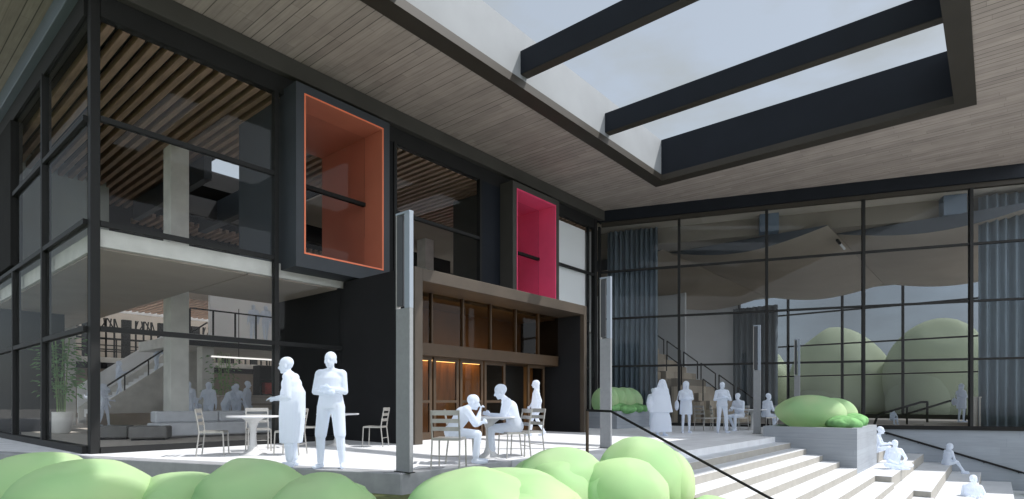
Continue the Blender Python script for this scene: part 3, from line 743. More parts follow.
tree(60.0, -4.0, 4.6, 7.0, 'rounded sage green tree beyond the rear window behind the large curtain', 64)
struct(MB().box(41.4, 90, -40, 60, -3, -.05).build('rear_pavement', M['earth']))

# ------------------------------------------------------------------ furniture
def make_chair(loc, rz, label, grp):
    t = thing('cafe_chair', label, 'chair', loc, rz, grp)
    w = .21
    m = MB()
    for i in range(6): m.box(-.21 + i * .071, -.21 + i * .071 + .06, -w, w, .445, .462)
    m.box(-.21, .21, -w - .004, -w + .018, .425, .444).box(-.21, .21, w - .018, w + .004, .425, .444).box(.19, .21, -w + .018, w - .018, .425, .444).box(-.21, -.19, -w + .018, w - .018, .425, .444)
    m.build('seat', M['alu'], t, raw=True)
    for s in (-1, 1):
        MB().tube((.2, s * w, .44), (.22, s * (w + .005), 0), .013).build('leg', M['alu'], t, raw=True)
        l = MB(); l.tube((-.2, s * w, .44), (-.25, s * (w + .005), 0), .013); l.build('leg', M['alu'], t, raw=True)
        MB().path([(-.2, s * w, .43), (-.22, s * w, .6), (-.27, s * w, .87)], .013).build('back_post', M['alu'], t, raw=True)
    for z, x, h in ((.84, -.262, .075), (.72, -.243, .06), (.60, -.222, .06)):
        MB().box(x - .008, x + .008, -w - .012, w + .012, z - h / 2, z + h / 2).build('slat', M['alu'], t, raw=True)
    MB().tube((-.235, -w, .2), (-.235, w, .2), .008).build('stretcher', M['alu'], t, raw=True)
    return t
def make_table(loc, label, grp, r=.47):
    t = thing('pedestal_table', label, 'table', loc, 0, grp)
    MB().lathe([(r - .03, .705), (r, .715), (r, .735), (r - .01, .74)], n=40).build('table_top', M['tabletop'], t, True, raw=True)
    MB().lathe([(.25, 0), (.25, .012), (.2, .03), (.11, .08), (.07, .18), (.058, .36), (.065, .52), (.1, .62), (.19, .69), (.26, .704)], n=28).build('pedestal', M['pedestal'], t, True, raw=True)
    return t
TG, CG = 'white round pedestal tables on the plaza', 'slatted metal chairs on the plaza'
# heading helper: 0 = +X (away right), 90 = +Y (away left)
T0 = make_table((5.27, 10.84, 0), 'round white table in front of the glass wall with empty chairs', TG)
for loc, lb in (((7.55, 11.5, 0), 'round white table beside the charcoal wall behind the standing man'), ((7.71, 6.99, 0), 'round white table between the two seated men'), ((21.3, 6.65, 0), 'round white table near the far pylon with seated people')):
    dup(T0, loc, 0, lb)
C0 = make_chair((4.72, 11.25, 0), R(-35), 'slatted metal chair left of the table by the glass wall, seen side on', CG)
for loc, rz, lb in (
    ((5.72, 10.3, 0), 130, 'slatted metal chair right of the table by the glass wall, behind the man in profile'),
    ((5.75, 11.6, 0), -110, 'slatted metal chair behind the table by the glass wall'),
    ((6.95, 11.75, 0), -20, 'slatted metal chair half hidden behind the standing man with folded arms'),
    ((8.0, 10.72, 0), 125, 'slatted metal chair right of the table by the charcoal wall'),
    ((6.13, 6.38, 0), 32, 'slatted metal chair seen from behind next to the plaza corner pylon'),
    ((6.80, 6.80, 0), -44, 'slatted metal chair under the man leaning his chin on his hand'),
    ((8.05, 6.70, 0), 152, 'slatted metal chair under the upright seated man facing left'),
    ((8.50, 6.75, 0), 165, 'slatted metal chair behind the upright seated man'),
    ((19.6, 7.75, 0), -20, 'slatted metal chair seen side on next to the woman in a skirt'),
    ((20.15, 7.45, 0), -60, 'slatted metal chair between skirted woman and far standing man'),
    ((20.75, 6.95, 0), 150, 'slatted metal chair under the seated person left of the far pylon'),
    ((21.7, 6.25, 0), 140, 'slatted metal chair under the seated person right of the far pylon'),
): dup(C0, loc, R(rz), lb)

# hall furniture
t = thing('sofa', 'long pale grey sofa around the concrete column inside the hall', 'sofa', (6.6, 17.4, .012))
MB().box(5.75, 9.3, 17.0, 17.95, .07, .42).build('seat', M['sofa'], t, bevel=.03); MB().box(5.9, 7.6, 17.75, 18.15, .42, .74).build('backrest', M['sofa'], t, bevel=.04); MB().box(7.62, 9.3, 17.75, 18.15, .42, .74).build('backrest', M['sofa'], t, bevel=.04)
MB().box(5.85, 9.2, 17.1, 17.9, .012, .07).build('base', M['ottoman'], t)
def ottoman(x, y, rz, lb):
    t = thing('ottoman', lb, 'ottoman', (x, y, .012), rz, 'dark ottomans in the hall')
    MB().box(-.43, .43, -.36, .36, .05, .36).build('cushion', M['ottoman'], t, bevel=.03, raw=True); MB().box(-.38, .38, -.31, .31, 0, .05).build('base', M['darkpanel'], t, raw=True)
ottoman(4.95, 18.0, R(-30), 'dark grey ottoman nearer the glass corner column'); ottoman(5.55, 17.0, R(-30), 'dark grey ottoman in front of the pale sofa')
def pottedplant(name, x, y, h, lb, potr=.32, poth=.68, nl=420, rad=.75, z=.012):
    t = thing(name, lb, 'plant', (x, y, z))
    MB().lathe([(potr * .55, 0), (potr * .72, .05), (potr * .95, poth * .55), (potr * 1.0, poth * .9), (potr * .97, poth), (potr * .88, poth), (potr * .86, poth * .9)], n=24).build('pot', M['pot'], t, True, raw=True)
    rnd = random.Random(int(x * 100)); s_ = MB(); lf = MB(); tips = []
    for i in range(7):
        a = i * .9; p = [(.1 * math.cos(a), .1 * math.sin(a), poth * .85), (.13 * math.cos(a), .13 * math.sin(a), h * .45), (.3 * rad * math.cos(a + .3), .3 * rad * math.sin(a + .3), h * .93)]
        s_.path(p, .010, 6); tips.append(p)
    s_.build('stem', M['stem'], t, raw=True)
    for i in range(nl):
        p = rnd.choice(tips); u = rnd.uniform(.05, 1.1); b0 = Vector(p[1]).lerp(Vector(p[2]), (u - .2))
        a = rnd.uniform(0, 6.28); d = Vector((math.cos(a), math.sin(a), rnd.uniform(-.5, .5))).normalized(); l = rnd.uniform(.12, .22)
        o_ = b0 + d * rnd.uniform(.05, rad * .75); sd = d.cross(Vector((0, 0, 1))).normalized() * l * .26
        vs = [lf.bm.verts.new(q) for q in (o_, o_ + d * l * .5 + sd + Vector((0, 0, .015)), o_ + d * l - Vector((0, 0, .05)), o_ + d * l * .5 - sd + Vector((0, 0, .015)))]
        lf.bm.faces.new(vs)
    lf.build('foliage', M['leaf'], t, raw=True)
pottedplant('potted_plant', 4.78, 22.3, 3.2, 'tall bamboo-like plant in white pot behind the short glass wall')
pottedplant('potted_plant', 10.6, 24.3, 3.2, 'leafy green plant behind the seated group far inside the hall', .3, .5, 200, .8)
t = thing('pendant_light_bar', 'slim white linear lamp hanging inside the hall below the mezzanine', 'lamp', (10.2, 19.5, 2.5))
MB().box(8.3, 13.0, 19.92, 19.98, 2.49, 2.54).build('lamp_bar', M['lit'], t); MB().tube((9.2, 19.95, 2.55), (9.2, 19.95, 4.2), .012).tube((12.4, 19.95, 2.55), (12.4, 19.95, 4.2), .012).build('suspension_rod', M['black'], t)
t = thing('slatted_counter', 'pale timber counter with horizontal boards inside the hall', 'counter', (11.0, 20.5, .012))
for i in range(3): MB().box(9.2, 13.2, 21.3, 21.36, .35 + i * .3, .58 + i * .3).build('board', M['palewood'], t)
MB().box(9.2, 13.2, 21.38, 22.0, .012, 1.2).build('body', M['slab'], t); MB().box(9.1, 13.3, 21.25, 22.05, 1.2, 1.25).build('counter_top', M['palewood'], t)
t = thing('bookshelf', 'dark open shelf with red spines deep inside the hall', 'shelf', (13.6, 24.5, .012))
sh = MB(); sh.box(12.2, 15.2, 25.0, 25.1, .012, 2.6)
for x in (12.2, 13.2, 14.2, 15.14): sh.box(x, x + .06, 24.5, 25.0, .012, 2.6)
for z in (.5, 1.3, 2.0, 2.55): sh.box(12.26, 15.14, 24.5, 25.0, z, z + .05)
sh.build('case', M['darkpanel'], t)
for x in (12.5, 13.4, 14.6): MB().box(x, x + .3, 24.6, 24.9, 1.35, 1.85).build('book_row', M['red'], t)

# ------------------------------------------------------------------ people
def frustum(m, rings, n=28, ang=0.):
    """closed lofted cloth shape: rings of (x, y, z, rx, ry)"""
    V = [[m.bm.verts.new((x + rx * math.cos(q), y + ry * math.sin(q), z)) for q in [2 * math.pi * j / n for j in range(n)]] for x, y, z, rx, ry in rings]
    m.bm.faces.new(V[0][::-1]); m.bm.faces.new(V[-1])
    for A, B in zip(V, V[1:]):
        for i in range(n): m.bm.faces.new((A[i], A[(i + 1) % n], B[(i + 1) % n], B[i]))
def hand(m, w, d, up, curl=.5, side=1, fine=True):
    """palm, four unequal bent fingers and a thumb leaving the side of the palm"""
    w = Vector(w); d = Vector(d).normalized(); up = Vector(up).normalized(); sd = d.cross(up).normalized(); up = sd.cross(d)
    for k in (-.6, 0, .6): m.cap(w + sd * .028 * k * .7, w + d * .085 + sd * .034 * k, .019, .016, 8, 3)
    for i, (o_, l) in enumerate(((-.031, .066), (-.010, .076), (.011, .072), (.031, .056))):
        b0 = w + d * .088 + sd * o_; c1 = b0 + (d * math.cos(curl * .5) - up * math.sin(curl * .5)) * l * .5; c2 = c1 + (d * math.cos(curl * 1.5) - up * math.sin(curl * 1.5)) * l * .55
        m.cap(b0 - d * .01, c1, .0095, .0088, 8, 3); m.cap(c1, c2, .0088, .0075, 8, 3)
    t0 = w + d * .02 - sd * .03 * side; t1 = t0 - sd * .028 * side + d * .032 - up * .008; t2 = t1 + d * .036 - up * .012
    m.cap(t0, t1, .014, .011, 8, 3); m.cap(t1, t2, .011, .009, 8, 3)
def head(m, c, face, r=1., up=(0, 0, 1)):
    f = Vector(face).normalized(); u = Vector(up); s = u.cross(f).normalized(); u = f.cross(s).normalized()
    rot = Matrix((f, s, u)).transposed()
    P = lambda a, b, cc: Vector(c) + (f * a + s * b + u * cc) * r
    m.ell(P(-.005, 0, .025), (.098 * r, .078 * r, .098 * r), 3, rot)          # skull
    m.ell(P(.022, 0, -.045), (.070 * r, .060 * r, .078 * r), 3, rot)           # face and jaw
    m.ell(P(.066, 0, -.098), (.026 * r, .030 * r, .024 * r), 2, rot)           # chin
    m.cap(P(.086, 0, .002), P(.110, 0, -.036), .011 * r, .017 * r, 8, 3)       # nose
    m.ell(P(.086, 0, -.066), (.013 * r, .026 * r, .010 * r), 2, rot)           # lips
    for k in (-1, 1):
        m.ell(P(-.012, .080 * k, -.02), (.020 * r, .010 * r, .034 * r), 2, rot)    # ears
        m.ell(P(.082, .032 * k, .022), (.014 * r, .024 * r, .010 * r), 2, rot)     # brows
        m.ell(P(.079, .031 * k, .000), (.012 * r, .013 * r, .009 * r), 2, rot)     # eyes
BASE = dict(P=(0, 0, .95), C=(0.0, 0, 1.30), N=(.0, 0, 1.46), H=(.03, 0, 1.615), face=(1, 0, -.02),
            shL=(0, .185, 1.41), elL=(-.03, .25, 1.11), wrL=(.05, .26, .87), shR=(0, -.185, 1.41), elR=(-.03, -.25, 1.11), wrR=(.05, -.26, .87),
            hipL=(0, .09, .92), knL=(.03, .10, .50), anL=(-.02, .11, .09), toL=(.14, .13, .035), hipR=(0, -.09, .92), knR=(.03, -.10, .50), anR=(-.02, -.11, .09), toR=(.14, -.13, .035),
            hdL=None, hdR=None, upL=None, upR=None, curl=.5, hs=1., bulk=1., wsh=1., legs=1.)
def body(name, vox=.011, extra=None, smooth=4, **kw):
    J = dict(BASE); J.update(kw); V = {k: Vector(v) for k, v in J.items() if isinstance(v, tuple)}
    m = MB(); b = J['bulk']; lg = J['legs']
    P, C, N, H = V['P'], V['C'], V['N'], V['H']
    ax = (C - P).normalized()
    side = (V['shL'] - V['shR']).normalized()
    mid = P.lerp(C, .45)
    for k in (-1, 1):
        m.cap(P + side * .075 * k, mid + side * .062 * k, .118 * b, .102 * b, 16, 5)
        m.cap(mid + side * .062 * k, C + side * .075 * k, .102 * b, .118 * b, 16, 5)
        m.cap(C + side * .075 * k, N + side * .03 * k - ax * .02, .115 * b, .06, 14, 5)
    m.cap(V['shL'] - side * .02, V['shR'] + side * .02, .068 * b, .068 * b, 14, 5)
    m.cap(V['shL'] - side * .03, N + ax * .01, .058 * b, .055, 12, 4); m.cap(V['shR'] + side * .03, N + ax * .01, .058 * b, .055, 12, 4)
    m.cap(N - ax * .03, H - Vector((0.01, 0, .05)), .056, .05, 12, 4)
    head(m, H, J['face'], J['hs'])
    for s in 'LR':
        sh, el, wr = V['sh' + s], V['el' + s], V['wr' + s]
        m.cap(sh, el, .056 * b, .044 * b, 12, 4); m.cap(el, el.lerp(wr, .35), .044 * b, .043 * b, 12, 4); m.cap(el.lerp(wr, .35), wr, .043 * b, .027, 12, 4)
        hd = V.get('hd' + s, (wr - el)); up = V.get('up' + s, Vector((0, 1 if s == 'L' else -1, 0)))
        hand(m, wr, hd, up, J['curl'], 1 if s == 'R' else -1)
        hp, kn, an, to = V['hip' + s], V['kn' + s], V['an' + s], V['to' + s]
        m.cap(hp, hp.lerp(kn, .5), .092 * lg, .076 * lg, 14, 4); m.cap(hp.lerp(kn, .5), kn, .076 * lg, .058 * lg, 14, 4)
        m.cap(kn, kn.lerp(an, .35), .057 * lg, .055 * lg, 12, 4); m.cap(kn.lerp(an, .35), an, .055 * lg, .038 * lg, 12, 4)
        fd = (to - an); fd.z = 0; fd = fd.normalized() if fd.length > .01 else Vector((1, 0, 0))
        m.cap(an - fd * .035 + Vector((0, 0, -.045)), to - fd * .03, .040, .034, 10, 4); m.cap(an, an + Vector((0, 0, -.04)), .038, .04, 10, 4)
        m.cap(to - fd * .05, to + fd * .03, .035, .028, 10, 4)
    if extra: extra(m, V)
    bmesh.ops.recalc_face_normals(m.bm, faces=m.bm.faces[:])
    me = bpy.data.meshes.new(name); m.bm.to_mesh(me); m.bm.free()
    tmp = bpy.data.objects.new('tmp', me); COL.objects.link(tmp)
    md = tmp.modifiers.new('r', 'REMESH'); md.mode = 'VOXEL'; md.voxel_size = vox; md.adaptivity = 0
    sm_ = tmp.modifiers.new('s', 'SMOOTH'); sm_.factor = .5; sm_.iterations = smooth
    dg = bpy.context.evaluated_depsgraph_get(); dg.update()
    out = bpy.data.meshes.new_from_object(tmp.evaluated_get(dg))
    bpy.data.objects.remove(tmp)
    lo_ = min(v.co.z for v in out.vertices)
    if J.get('ground', True):
        for v in out.vertices: v.co.z -= lo_
    out.name = name; out.materials.clear(); out.materials.append(M['person'])
    out.polygons.foreach_set('use_smooth', [True] * len(out.polygons))
    return out
# ---- garments and hair that belong to a body
def ex_coat(z0, r0, r1=.19, z1=1.2):
    def f(m, V): frustum(m, [(0, 0, z1 + .1, .11, .16), (0, 0, z1, .125, r1), (0, 0, (z0 + z1) / 2, .15, (r0 + r1) / 2 + .01), (0, 0, z0, .16, r0)])
    return f
def longhair(l=.28):
    def f(m, V):
        H = V['H']; m.ell(H + Vector((-.035, 0, .015)), (.112, .105, .115), 3); m.cap(H + Vector((-.06, .03, -.02)), H + Vector((-.075, .05, -l)), .07, .05); m.cap(H + Vector((-.06, -.03, -.02)), H + Vector((-.075, -.05, -l)), .07, .05)
    return f
def shorthair(m, V):
    H = V['H']; f = Vector((1, 0, 0)); m.ell(H + Vector((-.022, 0, .042)), (.094, .086, .092), 3)
def both(*fs):
    def f(m, V):
        for q in fs: q(m, V)
    return f
def bag(m, V): m.ell((-.02, -.30, .92), (.16, .07, .18), 2); m.cap((-.02, -.22, 1.4), (-.02, -.30, 1.05), .015, .015)
def bighair(m, V): H = V['H']; frustum(m, [(H.x - .05, H.y, H.z + .1, .08, .09), (H.x - .05, H.y, H.z - .05, .10, .145), (H.x - .07, H.y, H.z - .3, .10, .21), (H.x - .07, H.y, H.z - .5, .08, .20)])
def wideshawl(m, V):
    frustum(m, [(0, 0, 1.42, .10, .17), (0, 0, 1.25, .18, .27), (0, 0, 1.0, .20, .31), (0, 0, .72, .22, .37)]); frustum(m, [(0, 0, .9, .13, .2), (0, .0, .5, .2, .31), (0, 0, .12, .22, .34)]); m.ell((-.03, -.33, .98), (.14, .10, .22), 2); m.cap((-.03, -.2, 1.42), (-.03, -.33, 1.15), .02, .02)
def shorts(m, V):
    for s in 'LR':
        h, k = V['hip' + s], V['kn' + s]; m.cap(h, h.lerp(k, .97), .105, .088, 14, 4)
def shirt(m, V): frustum(m, [(.0, 0, 1.44, .085, .15), (.01, 0, 1.36, .135, .185), (.015, 0, 1.22, .148, .185), (.01, 0, 1.05, .14, .165), (0, 0, .90, .145, .175)])
def trousers(m, V):
    for s in 'LR':
        k, a = V['kn' + s], V['an' + s]; m.cap(k, a.lerp(k, .12), .068, .058, 12, 4)
def longjacket(m, V): frustum(m, [(-.01, 0, 1.38, .10, .17), (-.03, 0, 1.18, .185, .21), (-.02, 0, .85, .195, .215), (-.01, 0, .60, .185, .20), (0, 0, .38, .17, .185)])

B = {}
F_ = dict
B['profile'] = body('body', .0095, both(shorthair, longjacket, trousers), bulk=1.12, hs=1.08, face=(1, 0, -.06), H=(.075, 0, 1.60), N=(.02, 0, 1.46), C=(-.01, 0, 1.30),
    elR=(-.02, -.24, 1.10), wrR=(.23, -.17, 1.06), hdR=(1, .1, .02), upR=(0, -.5, 1), elL=(-.03, .24, 1.10), wrL=(.20, .14, 1.08), hdL=(1, -.3, 0), upL=(0, .5, 1), knL=(.02, .09, .5), knR=(.01, -.09, .5))
B['folded'] = body('body', .0095, both(shorthair, shorts, shirt), bulk=1.05, hs=1.06, legs=1.2, H=(.03, 0, 1.625), shL=(0, .18, 1.42), shR=(0, -.18, 1.42), hipL=(0, .10, .92), hipR=(0, -.10, .92),
    elL=(.05, .225, 1.15), wrL=(.22, .05, 1.20), hdL=(.1, -1, .05), upL=(1, 0, 0), elR=(.05, -.225, 1.15), wrR=(.23, -.03, 1.13), hdR=(.1, 1, 0), upR=(1, 0, 0),
    knL=(.03, .145, .5), knR=(.03, -.145, .5), anL=(-.02, .165, .09), anR=(-.02, -.165, .09), toL=(.12, .2, .035), toR=(.12, -.2, .035))
sit = dict(P=(0, 0, .56), C=(.06, 0, .90), N=(.08, 0, 1.06), H=(.13, 0, 1.215), shL=(.07, .185, 1.01), shR=(.07, -.185, 1.01), elL=(.12, .24, .73), elR=(.12, -.24, .73), wrL=(.36, .16, .72), wrR=(.36, -.16, .72),
    hipL=(.02, .09, .53), hipR=(.02, -.09, .53), knL=(.45, .12, .52), knR=(.45, -.12, .52), anL=(.44, .12, .09), anR=(.40, -.12, .09), toL=(.60, .14, .035), toR=(.56, -.14, .035))
B['chin'] = body('body', .0095, both(shorthair, trousers), **{**sit, **F_(bulk=1.22, legs=1.15, hs=1.1, C=(.19, 0, .86), N=(.28, 0, .98), H=(.375, 0, 1.085), face=(1, 0, -.22), shL=(.25, .185, .94), shR=(.25, -.185, .94), elR=(.42, -.17, .70), wrR=(.485, -.06, .915), hdR=(.25, .25, .9), upR=(-1, 0, .3), elL=(.42, .2, .68), wrL=(.55, .06, .72), curl=1.3)})
B['upright'] = body('body', .0095, both(shorthair, trousers), **{**sit, **F_(bulk=1.22, legs=1.15, hs=1.1, C=(.11, 0, .89), N=(.19, 0, 1.05), H=(.27, 0, 1.19), face=(1, 0, -.3), shL=(.16, .185, .99), shR=(.16, -.185, .99), elL=(.25, .24, .73), wrL=(.48, .10, .78), elR=(.22, -.24, .72), wrR=(.45, -.12, .77))})
B['walkw'] = body('body', .012, both(longhair(.3), ex_coat(.78, .19, .17, 1.2)), bulk=.9, wsh=.9, shL=(0, .16, 1.38), shR=(0, -.16, 1.38), elL=(-.1, .2, 1.1), wrL=(-.06, .2, .86), elR=(.03, -.2, 1.1), wrR=(.16, -.17, .92),
    knL=(.16, .07, .50), anL=(.20, .07, .10), toL=(.36, .08, .06), knR=(-.05, -.07, .50), anR=(-.26, -.07, .16), toR=(-.14, -.08, .035))
B['skirtw'] = body('body', .012, both(longhair(.26), ex_coat(.62, .21, .17, 1.2), bag), bulk=.9, shL=(0, .16, 1.38), shR=(0, -.16, 1.38), elL=(.03, .21, 1.13), wrL=(.2, .06, 1.15), elR=(.03, -.21, 1.13), wrR=(.2, -.06, 1.12), hdL=(.2, -1, 0), hdR=(.2, 1, 0), legs=.85)
B['shawlw'] = body('body', .014, both(longhair(.42), bighair, wideshawl), bulk=1., H=(.02, .05, 1.61))
B['manchest'] = body('body', .012, both(shorthair, trousers, shirt), elL=(.04, .27, 1.13), wrL=(.22, .06, 1.24), hdL=(.3, -.8, .3), elR=(.04, -.27, 1.13), wrR=(.22, -.05, 1.2), hdR=(.3, .8, .3), knL=(.03, .13, .5), anL=(-.02, .16, .09), toL=(.12, .2, .035), knR=(.03, -.12, .5), anR=(-.02, -.14, .09), toR=(.12, -.18, .035))
B['standm'] = body('body', .014, both(shorthair, trousers), bulk=1.12)
B['chairsit'] = body('body', .014, shorthair, **{**sit, **F_(anR=(.22, -.1, .12), toR=(.36, -.1, .05), elL=(.16, .25, .74), wrL=(.40, .06, .80))})
B['cross'] = body('body', .012, shorthair, P=(0, 0, .13), C=(.03, 0, .47), N=(.04, 0, .63), H=(.08, 0, .78), shL=(.03, .19, .58), shR=(.03, -.19, .58), elL=(.1, .30, .33), elR=(.1, -.30, .33), wrL=(.28, .14, .24), wrR=(.28, -.14, .24),
    hipL=(.03, .09, .11), hipR=(.03, -.09, .11), knL=(.30, .36, .14), knR=(.30, -.36, .14), anL=(.36, -.06, .08), anR=(.42, .06, .08), toL=(.40, -.2, .05), toR=(.46, .2, .05))
stp = dict(P=(0, 0, .40), C=(.08, 0, .74), N=(.12, 0, .90), H=(.18, 0, 1.05), shL=(.1, .18, .85), shR=(.1, -.18, .85), hipL=(.02, .09, .39), hipR=(.02, -.09, .39), knL=(.40, .13, .50), knR=(.40, -.13, .50), anL=(.42, .13, .09), anR=(.42, -.13, .09), toL=(.57, .15, .035), toR=(.57, -.15, .035),
    elL=(.2, .26, .6), wrL=(.38, .14, .62), elR=(.2, -.26, .6), wrR=(.38, -.14, .62))
B['step'] = body('body', .012, shorthair, **stp)
B['stepw'] = body('body', .012, longhair(.34), **{**stp, **F_(bulk=.92, knL=(.42, .05, .47), anL=(.62, -.08, .12), toL=(.76, -.1, .07), knR=(.40, -.05, .45), anR=(.55, -.16, .09), toR=(.7, -.2, .035), elL=(.16, .22, .58), wrL=(.3, .08, .5), elR=(.16, -.22, .58), wrR=(.3, -.08, .5))})
B['casual'] = body('body', .02, longhair(.22), bulk=.95, elR=(.1, -.24, 1.14), wrR=(.3, -.15, 1.2), elL=(-.02, .23, 1.1), knL=(.1, .1, .5), anL=(.14, .1, .09), toL=(.3, .1, .035), knR=(0, -.1, .5), anR=(-.12, -.1, .1), toR=(.04, -.1, .035))
B['lean'] = body('body', .02, shorthair, C=(.16, 0, 1.26), N=(.25, 0, 1.38), H=(.34, 0, 1.49), shL=(.22, .18, 1.33), shR=(.22, -.18, 1.33), elL=(.32, .2, 1.08), wrL=(.5, .1, 1.05), elR=(.32, -.2, 1.08), wrR=(.5, -.1, 1.05))
used = {}
def person(kind, x, y, z, deg, label, h=1.75, grp='white figures on the plaza'):
    o = bpy.data.objects.new('person', B[kind]); COL.objects.link(o)
    s = h / 1.75; o.location = (x, y, z); o.rotation_euler = (0, 0, R(deg)); o.scale = (s, s, s)
    return tag(o, label, 'person', grp)
RT = -50.06      # heading that looks to the photo's right; RT+90 looks away, RT+180 looks left
person('profile', 4.66, 8.36, 0, RT + 182, 'white figure of a man in a long coat in profile holding out his hand', 1.72)
person('folded', 4.95, 7.72, 0, RT - 90, 'white figure of a man standing with folded arms in wide shorts', 1.76)
person('chin', 6.60, 6.80, 0, RT + 8, 'white figure of a seated man leaning over the table, chin on hand', 1.62)
person('upright', 8.12, 6.72, 0, RT + 186, 'white figure of a seated man upright at the table facing left', 1.76)
person('walkw', 13.49, 10.37, 0, RT + 190, 'white figure of a long haired woman walking past the entrance doors', 1.66)
person('standm', 20.9, 10.3, 0, RT - 80, 'white figure of a short person standing by the entrance planter', 1.55)
person('shawlw', 16.03, 7.64, 0, RT - 85, 'white figure of a woman with long hair in a wide cloak', 1.70)
person('skirtw', 18.05, 7.73, 0, RT - 95, 'white figure of a woman in a skirt with folded arms and bag', 1.70)
person('manchest', 18.8, 6.83, 0, RT - 90, 'white figure of a man standing with both hands at his chest, legs apart', 1.66)
person('chairsit', 20.78, 6.93, 0, RT + 215, 'white figure seated on a chair left of the far pylon', 1.72)
person('chairsit', 21.62, 6.3, 0, RT + 15, 'white figure seated half behind the far pylon', 1.72)
GT = 'white figures on the sitting terraces'
person('step', 21.6, 2.98, -.914, RT - 40, 'white figure sitting against the sunlit planter end', 1.7, GT)
person('cross', 19.8, 2.25, -.914, RT - 100, 'white figure sitting cross legged on the terrace', 1.6, GT)
person('stepw', 25.55, 1.36, -1.523, RT + 0, 'white figure of a woman sitting near the wall handrail with legs to one side', 1.6, GT)
person('step', 20.0, .52, -2.13, RT - 110, 'white figure sitting lowest on the terrace with bent knees', 1.75, GT)
GW = 'white figures inside the theatre wing'
person('skirtw', 30.4, 1.1, .16, RT - 90, 'white figure of a woman standing on the platform behind the wing glass', 1.62, GW)
person('step', 30.2, 3.5, .02, RT - 90, 'white figure sitting behind the indoor guard rail', 1.0, GW)
GH = 'white figures inside the hall'
for k, x, y, z, d, lb, h in (
    ('casual', 8.35, 22.0, 0, RT - 60, 'white figure left of the seated group beside the hall column', 1.75),
    ('chairsit', 8.85, 22.3, 0, RT - 120, 'white figure sitting low beside the hall column', 1.5),
    ('casual', 8.6, 20.9, 0, RT - 80, 'white figure standing behind the long sofa in the hall', 1.7),
    ('lean', 8.96, 20.45, 0, RT, 'white figure leaning to the right behind the sofa in the hall', 1.7),
    ('casual', 9.46, 20.7, 0, RT + 90, 'white figure in the middle of the group before the timber counter', 1.66),
    ('standm', 9.7, 20.4, 0, RT + 10, 'white figure rightmost of the group before the timber counter', 1.75),
    ('casual', 7.3, 27.6, 0, RT, 'white figure at the foot of the hall staircase', 1.75),
    ('lean', 7.25, 28.2, .012, RT + 40, 'white figure bending near the hall staircase foot', 1.75),
    ('casual', 8.9, 31.4, 1.25, 0, 'white figure walking up the lower flight of the hall staircase', 1.7),
    ('lean', 10.4, 31.2, 2.35, 0, 'white figure climbing the upper flight of the hall staircase', 1.7),
    ('casual', 11.6, 31.9, 3.2, RT - 90, 'white figure at the top of the hall staircase', 1.5),
    ('standm', 13.1, 26.9, 3.9, RT - 90, 'white figure at the mezzanine railing, nearer the column', 1.72),
    ('casual', 13.6, 26.7, 3.9, RT - 90, 'white figure at the mezzanine railing, nearer the window mullion', 1.72),
    ('casual', 6.1, 24.0, 0, RT - 90, 'white figure behind the glass corner column beside the potted plant', 1.75),
): person(k, x, y, z + (.012 if z == 0 else 0), d, lb, h, GH)

# ------------------------------------------------------------------ light, sky, camera
to_sun = Vector((.40, -.42, .82)).normalized()
sd = bpy.data.lights.new('sun', 'SUN'); sd.energy = 2.0; sd.angle = R(.6); sd.color = (1, .965, .92)
so = bpy.data.objects.new('sun', sd); COL.objects.link(so); so.rotation_euler = to_sun.to_track_quat('Z', 'Y').to_euler(); so.location = (10, -20, 40)
w = bpy.data.worlds.new('World'); S.world = w; w.use_nodes = True
nt = w.node_tree; N = nt.nodes; L = nt.links; N.clear()
out = N.new('ShaderNodeOutputWorld'); bg = N.new('ShaderNodeBackground'); bg.inputs['Strength'].default_value = .15
sk = N.new('ShaderNodeTexSky'); sk.sky_type = 'NISHITA'; sk.sun_disc = False
sk.sun_elevation = math.asin(to_sun.z); sk.sun_rotation = math.atan2(to_sun.x, to_sun.y); sk.air_density = 1.0; sk.dust_density = 2.0; sk.ozone_density = 1.0
tc = N.new('ShaderNodeTexCoord'); mp = N.new('ShaderNodeMapping'); mp.inputs['Scale'].default_value = (1.2, 1.2, 3.0); L.new(tc.outputs['Generated'], mp.inputs[0])
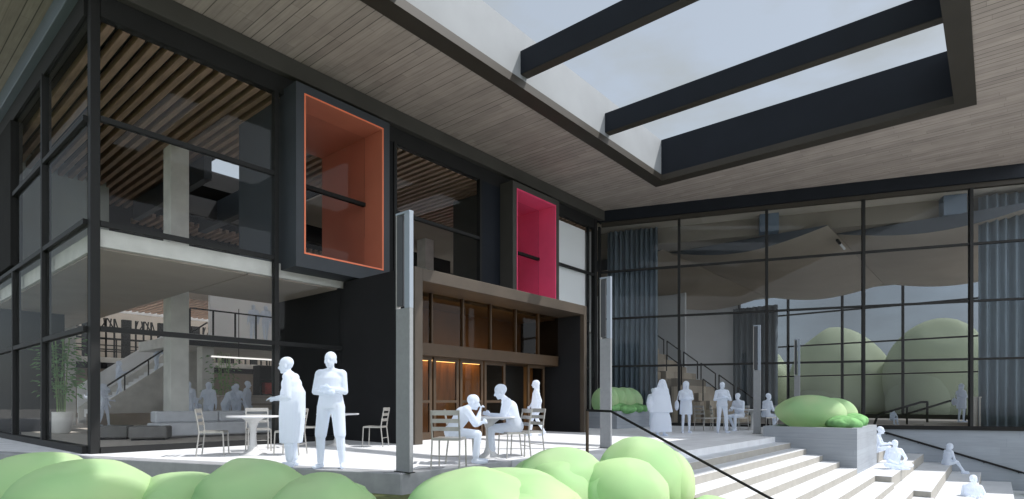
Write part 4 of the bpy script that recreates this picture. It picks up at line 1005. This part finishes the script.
nz = N.new('ShaderNodeTexNoise'); nz.inputs['Scale'].default_value = 2.6; nz.inputs['Detail'].default_value = 7; nz.inputs['Roughness'].default_value = .55; L.new(mp.outputs[0], nz.inputs['Vector'])
rp = N.new('ShaderNodeMapRange'); rp.inputs['From Min'].default_value = .44; rp.inputs['From Max'].default_value = .62; rp.inputs['To Min'].default_value = .86; rp.inputs['To Max'].default_value = 1.; L.new(nz.outputs['Fac'], rp.inputs[0])
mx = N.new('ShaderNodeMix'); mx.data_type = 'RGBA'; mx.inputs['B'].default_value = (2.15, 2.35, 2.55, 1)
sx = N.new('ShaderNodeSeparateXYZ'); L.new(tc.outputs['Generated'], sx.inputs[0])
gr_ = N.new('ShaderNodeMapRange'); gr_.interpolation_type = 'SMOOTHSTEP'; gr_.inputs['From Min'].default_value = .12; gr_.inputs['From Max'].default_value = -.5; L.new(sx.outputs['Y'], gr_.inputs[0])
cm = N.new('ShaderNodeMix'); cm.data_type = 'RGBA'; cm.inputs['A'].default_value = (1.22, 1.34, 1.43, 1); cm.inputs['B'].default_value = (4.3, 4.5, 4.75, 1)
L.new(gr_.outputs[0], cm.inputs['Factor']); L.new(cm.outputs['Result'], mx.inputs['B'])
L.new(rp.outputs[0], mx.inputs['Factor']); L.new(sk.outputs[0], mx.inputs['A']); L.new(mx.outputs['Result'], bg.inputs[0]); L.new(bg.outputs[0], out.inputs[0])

cam = bpy.data.cameras.new('camera'); co = bpy.data.objects.new('camera', cam); COL.objects.link(co)
cam.sensor_width = 36.; cam.lens = 578.0 / 1024 * 36; cam.shift_y = 152.5 / 1024; cam.clip_start = .05; cam.clip_end = 2000
co.location = (0, 0, 1.0); co.rotation_euler = (R(90), 0, R(39.942 - 90)); S.camera = co
S.view_settings.view_transform = 'Standard'; S.view_settings.look = 'None'; S.view_settings.exposure = 1.3; S.view_settings.gamma = 1
S.view_settings.use_curve_mapping = False
S.cycles.use_denoising = True; S.cycles.max_bounces = 10; S.cycles.diffuse_bounces = 5; S.cycles.transparent_max_bounces = 40; S.cycles.sample_clamp_indirect = 6
